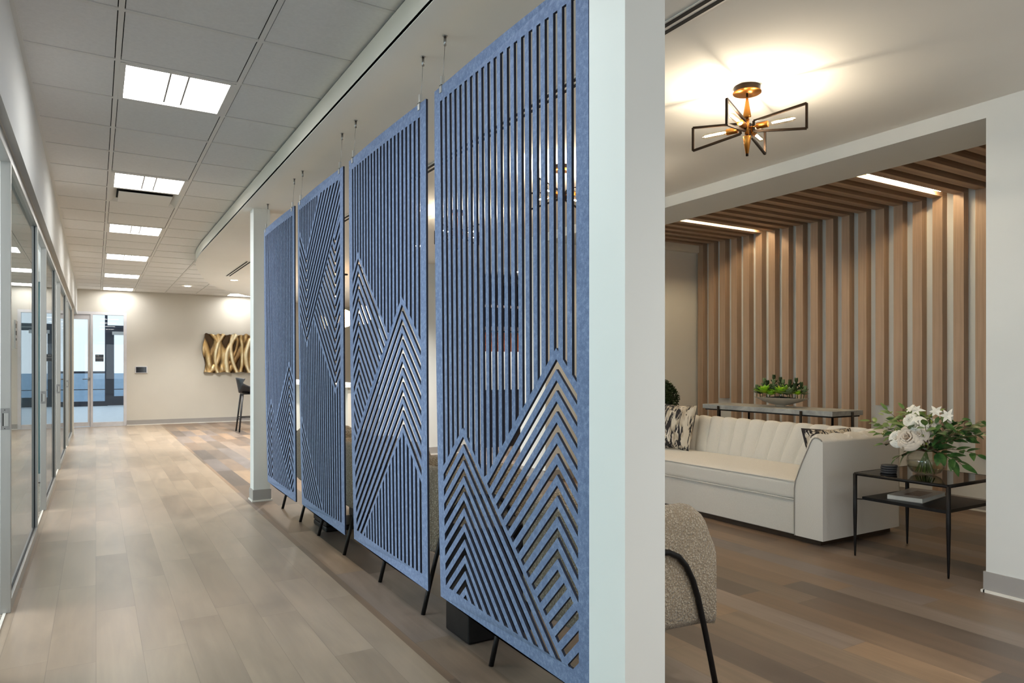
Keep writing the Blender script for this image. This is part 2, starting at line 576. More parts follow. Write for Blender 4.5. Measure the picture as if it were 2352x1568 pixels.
# suspended tile ceiling: tiles slightly above the T bars; the pattern is one mesh
cells_light = [(0, 1 + 4 * k) for k in range(-2, 6)]
light_cells = set((0, R) for (_, R) in cells_light) | {(4, 21)}
vent_cell = (0, 6)
mb = MB()
row_min, row_max = -13, 22
for ci in range(-1, 14):
    for rj in range(row_min, row_max + 1):
        x0 = G0 + ci * T; y0 = R0 + rj * T
        x1 = x0 + T; y1 = y0 + T
        if x1 <= XL or y0 > YE: continue
        if x0 > 1.6 and y0 < 10: continue
        x0 = max(x0, XL); y1 = min(y1, YE)
        if (ci, rj) in light_cells or (ci, rj) == vent_cell: continue
        g = .0165
        mb.box(x0 + g, x1 - g, y0 + g, y1 - g, ZG + .004, ZG + .02)
ceil = struct('ceiling_corridor', mb, M['tile'])
mb = MB()
for ci in range(0, 14):
    x = G0 + ci * T
    if ci < 3: mb.box(x - .012, x + .012, YB, YE, ZG, ZG + .006)
    else: mb.box(x - .012, x + .012, 10, YE, ZG, ZG + .006)
mb.box(XL, XL + .02, YB, YE, ZG, ZG + .006)
for rj in range(row_min, row_max + 2):
    y = R0 + rj * T
    if y > YE: continue
    mb.box(XL, 1.25 if y < 9.6 else 8.6, y - .012, y + .012, ZG + .001, ZG + .007)
struct('ceiling_grid', mb, M['tbar'], parent=ceil)
mb = MB(); mb.box(XL - .1, 8.6, YB, YE, ZG + .03, ZG + .04)
struct('ceiling_deck', mb, M['dark_gap'])

# ------------------------------------------------------------------ walls
mb = MB(); mb.box(XL - .13, XL, YB, YE, 2.36, ZG + .05)
struct('wall_left', mb, M['white'])
# underside trim, slightly recessed, over the glass fronts
mb = MB(); mb.box(-.43, -.366, YB, 15.3, 2.359, 2.372)
struct('trim_4', mb, M['soffit'])
XDL, XDR, ZDH = -1.05, .573, 2.428
mb = MB()
mb.box(-1.7, XDL, YE, YE + .15, 0, 2.95); mb.box(XDL, XDR, YE, YE + .15, ZDH, 2.95); mb.box(XDR, 8.6, YE, YE + .15, 0, 2.95)
struct('wall_end', mb, M['cream'])
mb = MB(); mb.box(-1.8, -1.6, 15.3, YE, 0, 2.95); mb.box(-1.7, -.46, 15.3, YE, 2.6, 2.62)
struct('wall_recess', mb, M['cream'])
mb = MB(); mb.box(XDR, 8.6, YE - .012, YE, .012, .11)
mb.box(XDR, 8.6, YE - .022, YE, 0, .014, 1)
struct('baseboard_end', mb, [M['baseb'], M['basew']])
mb = MB(); mb.box(-4.2, 8.6, YB - .1, YB, 0, .65); mb.box(-4.2, 8.6, YB - .1, YB, 2.4, 3)
for a, b in ((-4.2, -.6), (1.4, 1.9), (3.9, 8.6)): mb.box(a, b, YB - .1, YB, .65, 2.4)
struct('wall_rear', mb, M['white'])
for q, (a, b) in enumerate(((-.6, 1.4), (1.9, 3.9))):
    mb = MB()
    mb.box(a, b, YB - .07, YB - .03, .65, .70); mb.box(a, b, YB - .07, YB - .03, 2.35, 2.4)
    for x_ in (a, (a + b) / 2 - .025, b - .05): mb.box(x_, x_ + .05, YB - .07, YB - .03, .7, 2.35)
    o = struct('window_%d' % (10 + q), mb, M['alum'])  # made-up rear window, an opening for the added fill light
    mb = MB(); mb.box(a, b, YB - .054, YB - .046, .7, 2.35); mb.build('window_pane', M['glass'], o)
mb = MB(); mb.box(8.6, 8.7, YB, YE, 0, 3)
struct('wall_far_right', mb, M['cream'])

# pillars in line with the screens
for nm, y0, y1 in (('column_near', 1.506, 1.67), ('column_far', 6.822, 6.985)):
    mb = MB(); mb.box(1.2635, 1.412, y0, y1, 0, ZD)
    struct(nm, mb, M['white'])
mb = MB()
for y0, y1 in ((1.506, 1.67), (6.822, 6.985)):
    mb.box(1.2635 - .008, 1.412 + .008, y0 - .008, y1 + .008, .012, .11)
    mb.box(1.2635 - .016, 1.412 + .016, y0 - .016, y1 + .016, 0, .014, 1)
struct('baseboard_column', mb, [M['baseb'], M['basew']])

# right hand pier, header over the alcove, alcove side wall and back wall
XW, XF, ZS = 6.63, 6.55, 2.79
mb = MB(); mb.box(4.269, 4.777, YB, 1.993, 0, ZD + .3)
struct('wall_right', mb, M['white'])
mb = MB(); mb.box(4.259, 4.269, YB, 1.993, .012, .115); mb.box(4.259, 4.777, 1.993, 2.003, .012, .115)
mb.box(4.25, 4.269, YB, 2.0, 0, .014, 1); mb.box(4.25, 4.777, 1.993, 2.012, 0, .014, 1)
struct('baseboard_right', mb, [M['baseb'], M['basew']])
mb = MB(); mb.box(4.269, 4.777, 1.993, 6.44, 2.645, ZD + .3)
struct('wall_header', mb, M['white'])
mb = MB(); mb.box(4.269, XW, 6.44, 6.97, 0, ZD + .3)
struct('wall_alcove_side', mb, M['white'])
mb = MB(); mb.box(4.777, XW, 6.37, 6.44, 2.70, 3.05)
struct('wall_alcove_drop', mb, M['soffit'])
mb = MB(); mb.box(XW, XW + .12, 1.9, 6.44, 0, 3.05)
struct('wall_alcove_back', mb, M['white'])
mb = MB(); mb.box(4.777, XW, 1.80, 1.90, 0, 3.05)
struct('wall_alcove_near', mb, M['white'])  # unseen end wall, set close in to block bounce onto the battens
mb = MB(); mb.box(4.777, XW, 1.9, 6.44, 3.0, 3.05)
struct('ceiling_alcove', mb, M['cab_dark'])
mb = MB(); mb.box(XW - .012, XW, 1.9, 6.44, .012, .11); mb.box(XW - .022, XW, 1.9, 6.44, 0, .014, 1)
mb.box(4.269, XW, 6.428, 6.44, .012, .11); mb.box(4.257, 4.269, 6.44, 6.97, .012, .11)
struct('baseboard_alcove', mb, [M['baseb'], M['basew']])
# walls seen through the screens, past the alcove
mb = MB(); mb.box(3.4, 4.95, 9.2, 9.35, 0, ZD + .1); mb.box(4.95, 8.6, 10.1, 10.25, 0, ZD + .1); mb.box(4.85, 4.95, 9.35, 10.1, 0, ZD + .1)
struct('wall_lounge_far', mb, M['white'])
mb = MB(); mb.box(3.4, 4.95, 9.188, 9.2, .012, .11); mb.box(3.4, 4.95, 9.18, 9.2, 0, .014, 1)
struct('baseboard_lounge', mb, [M['baseb'], M['basew']])

# offices: outer wall with window openings, partitions, ceiling
mb = MB()
mb.box(-4.2, -4.1, YB, 15.3, 0, .7); mb.box(-4.2, -4.1, YB, 15.3, 2.5, 2.9)
for y in (-2.1, .85, 3.75, 6.65, 9.55, 12.5, 15.2): mb.box(-4.2, -4.1, y - .2, y + .2, .7, 2.5)
struct('wall_office_outer', mb, M['white'])
mb = MB()
for y in (.45, 3.38, 6.36, 9.2, 12.3, 15.2): mb.box(-4.1, -.43, y, y + .09, 0, 2.75)
struct('wall_office_partition', mb, M['white'])
mb = MB(); mb.box(-4.2, -.43, YB, 15.3, 2.72, 2.78)
struct('ceiling_office', mb, M['ceil'])

# ------------------------------------------------------------------ left wall glass fronts
fronts = [(1.40, 3.36), (4.373, 6.31), (7.357, 9.086), (10.227, 12.15), (13.2, 15.25)]
fn = 1
for i, (a, b) in enumerate(fronts):
    root = bpy.data.objects.new('window_%d' % fn, None); C.objects.link(root); tag(root, kind='structure'); root.location = (-.372, a, 0)
    x0, x1 = -.045, 0.0          # local X
    L = b - a
    mb = MB()
    mb.box(x0, x1, 0, .03, 0, 2.36); mb.box(x0, x1, L - .04, L, 0, 2.36)
    mb.box(x0, x1, .03, L - .04, 0, .062); mb.box(x0, x1, .03, L - .04, 2.30, 2.36)
    mb.build('window_frame', M['alum'], root, bevel=.002)
    mb = MB(); mb.box(-.026, -.018, .03, L - .04, .062, 2.30)
    mb.build('window_pane', M['glass_green'], root)
    mb = MB()
    for (p, q) in ((.03, .038), (L - .048, L - .04)): mb.box(-.03, -.014, p, q, .062, 2.30)
    mb.box(-.03, -.014, .03, L - .04, .062, .072)
    mb.build('window_gasket', M['alum_dark'], root)
    # strike plate on the jamb that faces the camera
    mb = MB(); mb.box(-.0435, -.004, -.003, .001, .935, 1.045)
    sp = mb.build('strike_plate', M['steel'], root)
    mb = MB(); mb.box(-.034, -.030, -.006, -.001, .955, 1.02, 0); mb.box(-.029, -.010, -.008, -.002, .955, 1.02, 1)
    for zz in (.942, 1.036): mb.box(-.027, -.023, -.005, -.002, zz - .002, zz + .002)
    mb.build('latch_opening', [M['dark_gap'], M['alum']], sp)
    fn += 1
    # head of the door opening after this front
    nxt = fronts[i + 1][0] if i + 1 < len(fronts) else None
    if nxt:
        d = bpy.data.objects.new('door_%d' % (i + 2), None); C.objects.link(d); tag(d, kind='structure'); d.location = (-.372, b, 0)
        w = nxt - b
        mb = MB(); mb.box(-.045, 0, 0, w, 2.30, 2.36); mb.box(-.045, 0, 0, .03, 0, 2.30)
        mb.build('door_frame', M['alum'], d, bevel=.002)
        # the leaf stands open into the office
        mb = MB(); mb.box(-.98, -.06, .035, .075, .01, .10); mb.box(-.98, -.06, .035, .075, 2.18, 2.29)
        mb.box(-.14, -.06, .035, .075, .10, 2.18); mb.box(-.98, -.90, .035, .075, .10, 2.18)
        mb.build('door_leaf', M['alum'], d)
        mb = MB(); mb.box(-.90, -.14, .05, .058, .10, 2.18)
        mb.build('door_pane', M['glass_green'], d)
# last post at the end of the glass fronts
mb = MB(); mb.box(-.46, -.352, 15.27, 15.42, 0, 2.37)
struct('trim_5', mb, M['soffit'])

# ------------------------------------------------------------------ glazed door and sidelight in the end wall
d = bpy.data.objects.new('door_1', None); C.objects.link(d); tag(d, kind='structure'); d.location = (0, YE, 0)
y0, y1 = .02, .08
mb = MB()
mb.box(XDL, XDR, y0 - .02, y1 + .02, 2.366, ZDH); mb.box(.516, XDR, y0 - .02, y1 + .02, 0, 2.366)
mb.box(-.093, -.05, y0 - .02, y1 + .02, 0, 2.366); mb.box(XDL, XDL + .06, y0 - .02, y1 + .02, 0, 2.366)
mb.box(-.05, .516, y0 - .01, y1 + .01, 0, .09)
mb.build('door_frame', M['white_frame'], d, bevel=.002)
mb = MB(); mb.box(-.05, .516, .045, .053, .09, 2.366)
mb.build('sidelight_pane', M['glass'], d)
mb = MB()
mb.box(-.97, -.095, y0, y1 - .02, .01, .10); mb.box(-.97, -.095, y0, y1 - .02, 2.262, 2.362)
mb.box(-.143, -.095, y0, y1 - .02, .10, 2.262); mb.box(-.97, -.90, y0, y1 - .02, .10, 2.262)
mb.build('door_leaf', M['white_frame'], d, bevel=.002)
mb = MB(); mb.box(-.90, -.143, .036, .044, .10, 2.262)
mb.build('door_pane', M['glass'], d)
mb = MB(); mb.tube([(-.115, y0, 1.008), (-.115, y0 - .012, 1.008)], .032, 20); mb.tube([(-.115, y0 - .01, 1.008), (-.115, y0 - .055, 1.008), (-.13, y0 - .06, 1.008), (-.235, y0 - .06, 1.004)], .009, 10)
mb.build('lever_handle', M['steel'], d)

# sign on the sidelight
t_ = thing('room_sign', 'slate grey room sign with white lettering stuck on the sidelight glass of the end door', 'sign', (.068, YE + .044, 1.45))
mb = MB(); mb.box(-.076, .076, -.004, 0, -.074, .074); mb.build('sign_plate', M['sign'], t_, bevel=.001)


t2 = thing('room_sign', 'pale grey room sign seen edge on behind the nearest glass front on the left', 'sign', (-.394, 4.87, 1.44))
mb = MB(); mb.box(-.002, .006, -.065, .065, -.08, .08); mb.build('sign_plate', M['alum'], t2)
mb = MB()
for (a, b, c_, d_) in ((-.045, -.02, .035, .06), (-.05, .0, -.005, .02), (-.045, -.01, -.035, -.022)): mb.box(.006, .0075, a, b, c_, d_)
mb.build('sign_lettering', M['black_plastic'], t2)


def text_obj(txt, name, size, loc, mat, parent, rot=(PI / 2, 0, 0), depth=.001, align='LEFT'):
    cu = bpy.data.curves.new(name, 'FONT'); cu.body = txt; cu.size = size; cu.extrude = depth; cu.align_x = align
    tmp = bpy.data.objects.new('tmp', cu); C.objects.link(tmp)
    dg = bpy.context.evaluated_depsgraph_get()
    me = bpy.data.meshes.new_from_object(tmp.evaluated_get(dg))
    bpy.data.objects.remove(tmp)
    me.materials.clear(); me.materials.append(mat)
    o = bpy.data.objects.new(name, me); C.objects.link(o); o.location = loc; o.rotation_euler = rot; o.parent = parent
    return o


text_obj('112', 'room_number', .036, (-.062, -.0055, .038), M['sign_txt'], t_)
text_obj('BOARDROOM', 'room_name', .0225, (-.068, -.0055, -.006), M['sign_txt'], t_)
mb = MB()
for q in range(7): mb.box(.012 + q * .0065, .0145 + q * .0065, -.006, -.004, -.056 + (q % 2) * .004, -.053 + (q % 2) * .004)
mb.build('braille_row', M['sign_txt'], t_)

# dark storefront and parapet beyond the door
YS = 26.3
s_ = bpy.data.objects.new('window_9', None); C.objects.link(s_); tag(s_, kind='structure'); s_.location = (0, YS, 0)
mb = MB()
for a, b in ((-2.6, -2.5), (-1.25, -1.18), (.257, .332), (1.36, 1.44), (2.5, 2.6)): mb.box(a, b, -.06, .06, 0, 3.1)
mb.box(-2.6, .257, -.06, .06, 1.056, 1.126); mb.box(-2.6, .257, -.06, .06, 0, .155); mb.box(-2.6, 2.6, -.06, .06, 3.04, 3.1)
mb.box(.332, 1.36, -.06, .06, 2.52, 2.62)
mb.build('storefront_frame', M['store'], s_)
mb = MB()
mb.box(.332, .517, -.03, .03, .01, 2.52); mb.box(1.2, 1.36, -.03, .03, .01, 2.52)
mb.box(.517, 1.2, -.03, .03, .01, .31); mb.box(.517, 1.2, -.03, .03, 2.40, 2.52)
mb.build('storefront_door_leaf', M['store'], s_)
mb = MB(); mb.box(.46, 1.0, -.10, -.03, 2.31, 2.42); mb.tube([(.80, -.08, 2.45), (.9, -.16, 2.50), (1.2, -.09, 2.5)], .012, 8)
mb.build('door_closer', M['alum'], s_)
mb = MB(); mb.box(-2.5, .257, -.004, .004, .155, 3.04); mb.box(.332, 1.36, -.004, .004, 2.62, 3.04); mb.box(.517, 1.2, -.004, .004, .31, 2.40)
mb.build('storefront_pane', M['glass'], s_)
mb = MB(); mb.box(-3.4, 3.4, 30, 30.2, .45, 1.03); mb.box(-3.4, 3.4, 30.02, 30.2, .42, .45, 1); mb.box(-3.4, 3.4, 30, 30.2, 0, .42)
struct('wall_parapet', mb, [M['parapet'], M['store']])
mb = MB(); mb.box(-2.7, -2.6, YE + .15, YS, 0, 3.1); mb.box(2.6, 2.7, YE + .15, YS, 0, 3.1)
struct('wall_vestibule', mb, M['white'])

# ------------------------------------------------------------------ wall tablet, relief, ceiling fittings
t_ = thing('wall_tablet', 'small black touch screen in a white frame right of the end door', 'wall tablet', (.85, YE - .001, 1.2))
mb = MB(); mb.box(-.118, .118, -.022, 0, -.075, .075); mb.build('bezel', M['white_frame'], t_, bevel=.004)
mb = MB(); mb.box(-.100, .100, -.0245, -.02, -.06, .06); mb.build('display', M['screen_black'], t_)

# bronze relief
def relief():
    NX, NZ = 150, 78
    W_, H_ = 1.62, .87
    x0, z0 = 2.115, 1.135
    rnd = random.Random(3)
    curves = []
    for k in range(24):
        bx = -.1 + 1.9 * k / 23
        curves.append((bx, rnd.uniform(-.5, .5), rnd.uniform(-.4, .4), rnd.uniform(.035, .085), rnd.uniform(.35, 1)))
    def h(x, z):
        v = 0
        for bx, sl, cu, wd, am in curves:
            c = bx + sl * (z - .43) + cu * (z - .43) ** 2 * 2
            dd = abs(x - c) / wd
            if dd < 1: v = max(v, am * (1 - dd * dd) ** .7)
        v += .12 * math.sin(31 * x + 9 * z + 3 * math.sin(7 * z)) * math.sin(6 * z + 4 * x)
        return v
    rows = []; hs = []
    for i in range(NX + 1):
        row = []
        x = W_ * i / NX
        for j in range(NZ + 1):
            z = H_ * j / NZ
            hv = h(x, z)
            ex = 0; ez = 0
            if j == NZ: ez = .018 * math.sin(x * 23) + .012 * math.sin(x * 51)
            if j == 0: ez = .010 * math.sin(x * 17 + 1)
            if i == 0: ex = -.02 + .03 * math.sin(z * 9)
            row.append((x + ex, -.028 - .07 * max(0, hv), z + ez)); hs.append(max(0, min(1, hv)))
        rows.append(row)
    mb = MB(); mb.grid(rows)
    n0 = len(mb.v)
    rim = [rows[i][0] for i in range(NX + 1)] + [rows[NX][j] for j in range(1, NZ + 1)] + [rows[i][NZ] for i in range(NX - 1, -1, -1)] + [rows[0][j] for j in range(NZ - 1, 0, -1)]
    mb.grid([[p for p in rim + [rim[0]]], [(p[0], 0, p[2]) for p in rim + [rim[0]]]])
    o = mb.build('relief_artwork', M['art'], None, (x0, YE - .002, z0))
    at = o.data.attributes.new('ht', 'FLOAT', 'POINT')
    vals = hs + [.1] * (len(o.data.vertices) - len(hs))
    at.data.foreach_set('value', vals[:len(o.data.vertices)])
    return o


tag(relief(), 'gold bronze relief of flowing ridges hung on the cream end wall above the bar stool', 'wall art')

# troffers
def troffer():
    r = thing('ceiling_light', '', 'ceiling light')
    mb = MB(); a = .012; b = .597; z = 0
    for (p, q, u, v) in ((a, b, a, a + .028), (a, b, b - .028, b), (a, a + .028, a, b), (b - .028, b, a, b)): mb.box(p, q, u, v, -.002, .03)
    mb.build('fixture_frame', M['tbar'], r)
    mb = MB(); mb.add([(.04, .04, .012), (.569, .04, .012), (.569, .569, .012), (.04, .569, .012)], [(0, 3, 2, 1)])
    mb.build('diffuser', M['lamp'], r)
    mb = MB()
    for x in (.258, .351): mb.box(x - .005, x + .005, .04, .52, -.004, .011)
    mb.build('diffuser_rib', M['baseb'], r)
    return r


def place_light(r, ci, rj, lab):
    r.location = (G0 + ci * T, R0 + rj * T, ZG); r['label'] = lab; r['group'] = 'square ceiling lights along the corridor'


names = {-7: None}
proto = troffer()
vis = ['nearest to the camera, largest of the row', 'just before the air diffuser', 'third along from the camera, beyond the air diffuser', 'fourth along from the camera', 'fifth along from the camera', 'last in the row, beside the end wall']
first = True
for k in range(-2, 6):
    r = proto if first else copy_tree(proto)
    first = False
    if k >= 0: lab = 'square ceiling light in the tiles, ' + vis[k]
    elif k == -1: lab = 'square white ceiling light over the camera position'
    else: lab = 'square white ceiling light behind the camera position'
    place_light(r, 0, 1 + 4 * k, lab)
r = copy_tree(proto); place_light(r, 4, 21, 'square ceiling light partly hidden by plaster ceiling, above the bronze relief')

# plaque air diffuser
t_ = thing('air_diffuser', 'square white air diffuser with a floating plate behind the second ceiling light', 'air vent', (G0 + T / 2, R0 + 6.5 * T, ZG))
mb = MB()
o_ = .294; i_ = .20
mb.grid([[(-o_, -o_, 0), (o_, -o_, 0), (o_, o_, 0), (-o_, o_, 0)], [(-i_, -i_, .05), (i_, -i_, .05), (i_, i_, .05), (-i_, i_, .05)]], 0, False, False, True)
mb.build('diffuser_collar', M['tbar'], t_)
mb = MB(); mb.lathe([(.0, .05), (.19, .05), (.19, .02)], n=24); mb.box(-i_, i_, -i_, i_, .051, .055)
mb.build('duct_neck', M['cab_dark'], t_)
mb = MB(); mb.box(-.225, .225, -.225, .225, -.012, -.004); mb.build('plate', M['tbar'], t_, bevel=.003)

# linear slot diffusers in the plaster ceiling
def slot_diffuser(x, y0, y1, lab):
    r = thing('slot_diffuser', lab, 'air vent', (x, y0, ZD - .0015), 0, 'linear slot diffusers in the plaster ceiling')
    mb = MB(); L = y1 - y0
    mb.box(-.045, .045, 0, L, -.003, .0); mb.build('diffuser_trim', M['tbar'], r)
    mb = MB()
    for xx in (-.022, .022): mb.box(xx - .011, xx + .011, .01, L - .01, -.005, -.002)
    mb.build('slot', M['dark_gap'], r)


slot_diffuser(2.142, .6, 7.9, 'long black double slot air diffuser in the lounge ceiling behind the blue screens')
slot_diffuser(1.842, 10.28, 12.09, 'short black double slot air diffuser in the plaster ceiling beyond the far pillar')

# recessed downlights
def downlight(x, y, z, lab, power=0, grp='recessed round downlights', r=.062):
    o = thing('downlight', lab, 'downlight', (x, y, z), 0, grp)
    mb = MB(); mb.lathe([(r + .018, -.004), (r + .018, 0), ], n=28); mb.lathe([(r, -.004), (r + .018, -.004)], n=28); mb.lathe([(r, -.004), (r - .006, -.0025)], n=28)
    mb.build('trim_ring', M['tbar'], o)
    mb = MB(); n = 28; mb.add([(r * .98 * math.cos(2 * PI * k / n), r * .98 * math.sin(2 * PI * k / n), -.003) for k in range(n)], [tuple(range(n - 1, -1, -1))])
    mb.build('lens', M['down_lens'], o)
    if power:
        l = bpy.data.lights.new('downlight_lamp', 'SPOT'); l.energy = power * K_DOWN; l.spot_size = 2.2; l.spot_blend = .9; l.shadow_soft_size = .06; l.color = (1, .96, .90)
        p = bpy.data.objects.new('downlight_lamp', l); C.objects.link(p); p.location = (0, 0, -.03); p.parent = o


downlight(2.025, 12.63, ZD, 'round recessed downlight in the plaster ceiling beside the short slot diffuser', 60)
downlight(1.591, 15.43, ZG, 'round recessed downlight in a ceiling tile close to the cream end wall', 60)
for i, (x, y) in enumerate([(2.7, -.6), (2.3, .5), (2.7, -2.6), (3.4, 7.9), (2.4, 8.9), (3.8, 11.6), (2.6, 13.6), (4.3, 14.4), (6.0, 12.5), (5.6, 9.3)]):  # unseen lamps added to fill the lounge with light
    downlight(x, y, ZD, 'added recessed downlight filling the lounge from out of view', 14 if y < 2 else 60, 'added lounge fill downlights out of sight')

# ------------------------------------------------------------------ blue felt screens
SW = .024; PITCH = .05025; BV = .037; WV = .0345
ZMIN, ZMAX, SMIN, SMAX = .27, 2.443, .064, 1.096
PW = 1.16


def clip(poly, a, b, c):
    out = []
    n = len(poly)
    for i in range(n):
        p, q = poly[i], poly[(i + 1) % n]
        dp = a * p[0] + b * p[1] - c; dq = a * q[0] + b * q[1] - c
        if dp <= 0: out.append(p)
        if (dp < 0 < dq) or (dq < 0 < dp):
            t = dp / (dp - dq); out.append((p[0] + t * (q[0] - p[0]), p[1] + t * (q[1] - p[1])))
    return out


def area2(p):
    return .5 * abs(sum(p[i][0] * p[(i + 1) % len(p)][1] - p[(i + 1) % len(p)][0] * p[i][1] for i in range(len(p)))) if len(p) > 2 else 0


BIG = [(-1, -2), (3, -2), (3, 4), (-1, 4)]


def stroke(slope, s0, ztop, wv, clips):
    """parallel band below the line z = ztop + slope*(s-s0)"""
    p = clip(BIG, -slope, 1, ztop - slope * s0)
    p = clip(p, slope, -1, -(ztop - wv) + slope * s0)
    for c in clips + [(-1, 0, -SMIN), (1, 0, SMAX), (0, -1, -ZMIN), (0, 1, ZMAX)]:
        if not p: break
        p = clip(p, *c)
    return p


def merge(l, r, s0):
    if area2(l) < 1e-5: return [r] if area2(r) > 2e-4 else []
    if area2(r) < 1e-5: return [l] if area2(l) > 2e-4 else []
    L0 = [i for i, p in enumerate(l) if abs(p[0] - s0) < 1e-6]; R0_ = [i for i, p in enumerate(r) if abs(p[0] - s0) < 1e-6]
    if len(L0) == 2 and len(R0_) == 2:
        zl = sorted(l[i][1] for i in L0); zr = sorted(r[i][1] for i in R0_)
        if abs(zl[0] - zr[0]) < 1e-4 and abs(zl[1] - zr[1]) < 1e-4:
            ih = max(L0, key=lambda i: l[i][1]); a = l[ih:] + l[:ih]
            il = min(R0_, key=lambda i: r[i][1]); b = r[il:] + r[:il]
            return [a + b[1:-1]] if abs(b[-1][0] - s0) < 1e-6 else [a + b[1:]]
    return [q for q in (l, r) if area2(q) > 2e-4]


def chevron(s0, z, mL, mR, cl, cr, wv=WV, up=True):
    """up: peak at s0, top of slot z. down: valley at s0, top of slot at z+..."""
    if up: l = stroke(mL, s0, z, wv, [(1, 0, s0)] + cl); r = stroke(-mR, s0, z, wv, [(-1, 0, -s0)] + cr)
    else: l = stroke(-mL, s0, z + wv, wv, [(1, 0, s0)] + cl); r = stroke(mR, s0, z + wv, wv, [(-1, 0, -s0)] + cr)
    return merge(l, r, s0)


def verticals(bottom, top, breaks):
    out = []
    for i in range(21):
        a = SMIN + .0005 + i * PITCH; b = a + SW
        ss = [a] + [x for x in sorted(breaks) if a < x < b] + [b]
        zb = [bottom(x) for x in ss]; zt = [top(x) for x in ss]
        if min(t - q for t, q in zip(zt, zb)) < .004: 
            if max(t - q for t, q in zip(zt, zb)) < .03: continue
            zt = [max(t, q + .004) for t, q in zip(zt, zb)]
        out.append(list(zip(ss, zb)) + list(zip(ss, zt))[::-1])
    return out


def pattern_peaks(zR, zL, nR=10):
    sR, sL = .981, .277; pR, pL = .0706, .067; mLl, mLr = .88, .955
    tR = lambda s: zR - abs(s - sR); tL = lambda s: zL - (mLl * (sL - s) if s < sL else mLr * (s - sL))
    P = verticals(lambda s: max(ZMIN, tR(s) + BV, tL(s) + BV), lambda s: ZMAX, [sR, sL])
    border = (-mLr, -1, -(zL + BV + mLr * sL))
    for k in range(22):
        if k < nR: P += chevron(sR, zR - k * pR, 1, 1, [border], [border])
        else:
            p = stroke(1, sR, zR - k * pR, WV, [border, (1, 1, zR - nR * pR + sR)])
            if area2(p) > 4e-4: P.append(p)
    for k in range(11): P += chevron(sL, zL - k * pL, mLl, mLr, [], [], WV * .95)
    return P


def pattern_p3():
    sA, zA, pA = .176, 1.894, .0722; sB, zB, pB = .868, 1.571, .0714
    tA = lambda s: zA - abs(s - sA); tB = lambda s: zB - abs(s - sB)
    P = verticals(lambda s: max(ZMIN, tA(s) + BV, tB(s) + BV), lambda s: ZMAX, [sA, sB])
    P += verticals(lambda s: ZMIN, lambda s: max(ZMIN, tB(s) - 9 * pB), [sB])
    bA = (1, -1, -(zB + BV - sB))       # above B's left roof:  z >= zB+BV-sB + s
    for k in range(9): P += chevron(sB, zB - k * pB, 1, 1, [], [])
    for k in range(24):
        if k < 10: P += chevron(sA, zA - k * pA, 1, 1, [bA], [bA])
        else:
            p = stroke(-1, sA, zA - k * pA, WV, [bA, (-1, 1, zA - 10 * pA - sA)])
            if area2(p) > 4e-4: P.append(p)
    return P


def pattern_p2():
    s1, z1 = .271, 1.437; s2, z2 = .988, 1.118; p_ = .0707
    v1 = lambda s: z1 + abs(s - s1); v2 = lambda s: z2 + abs(s - s2)
    P = verticals(lambda s: v1(s) + 8 * p_ + WV + BV, lambda s: ZMAX, [s1])
    P += verticals(lambda s: max(ZMIN, .952 - s), lambda s: min(v1(s) - BV, v2(s) - BV), [s1, s2])
    for k in range(9): P += chevron(s1, z1 + k * p_, 1, 1, [], [], WV, False)
    bd = (-1, 1, z1 - BV - s1)          # z <= z1-BV + (s-s1)
    for k in range(19): P += chevron(s2, z2 + k * p_, 1, 1, [bd], [bd], WV, False)
    for k in range(14):
        p = stroke(-1, 0, .913 - k * p_, WV, [])
        if area2(p) > 4e-4: P.append(p)
    return P


XPF = 1.326; PT = .010; PZ0, PZ1 = .205, 2.508


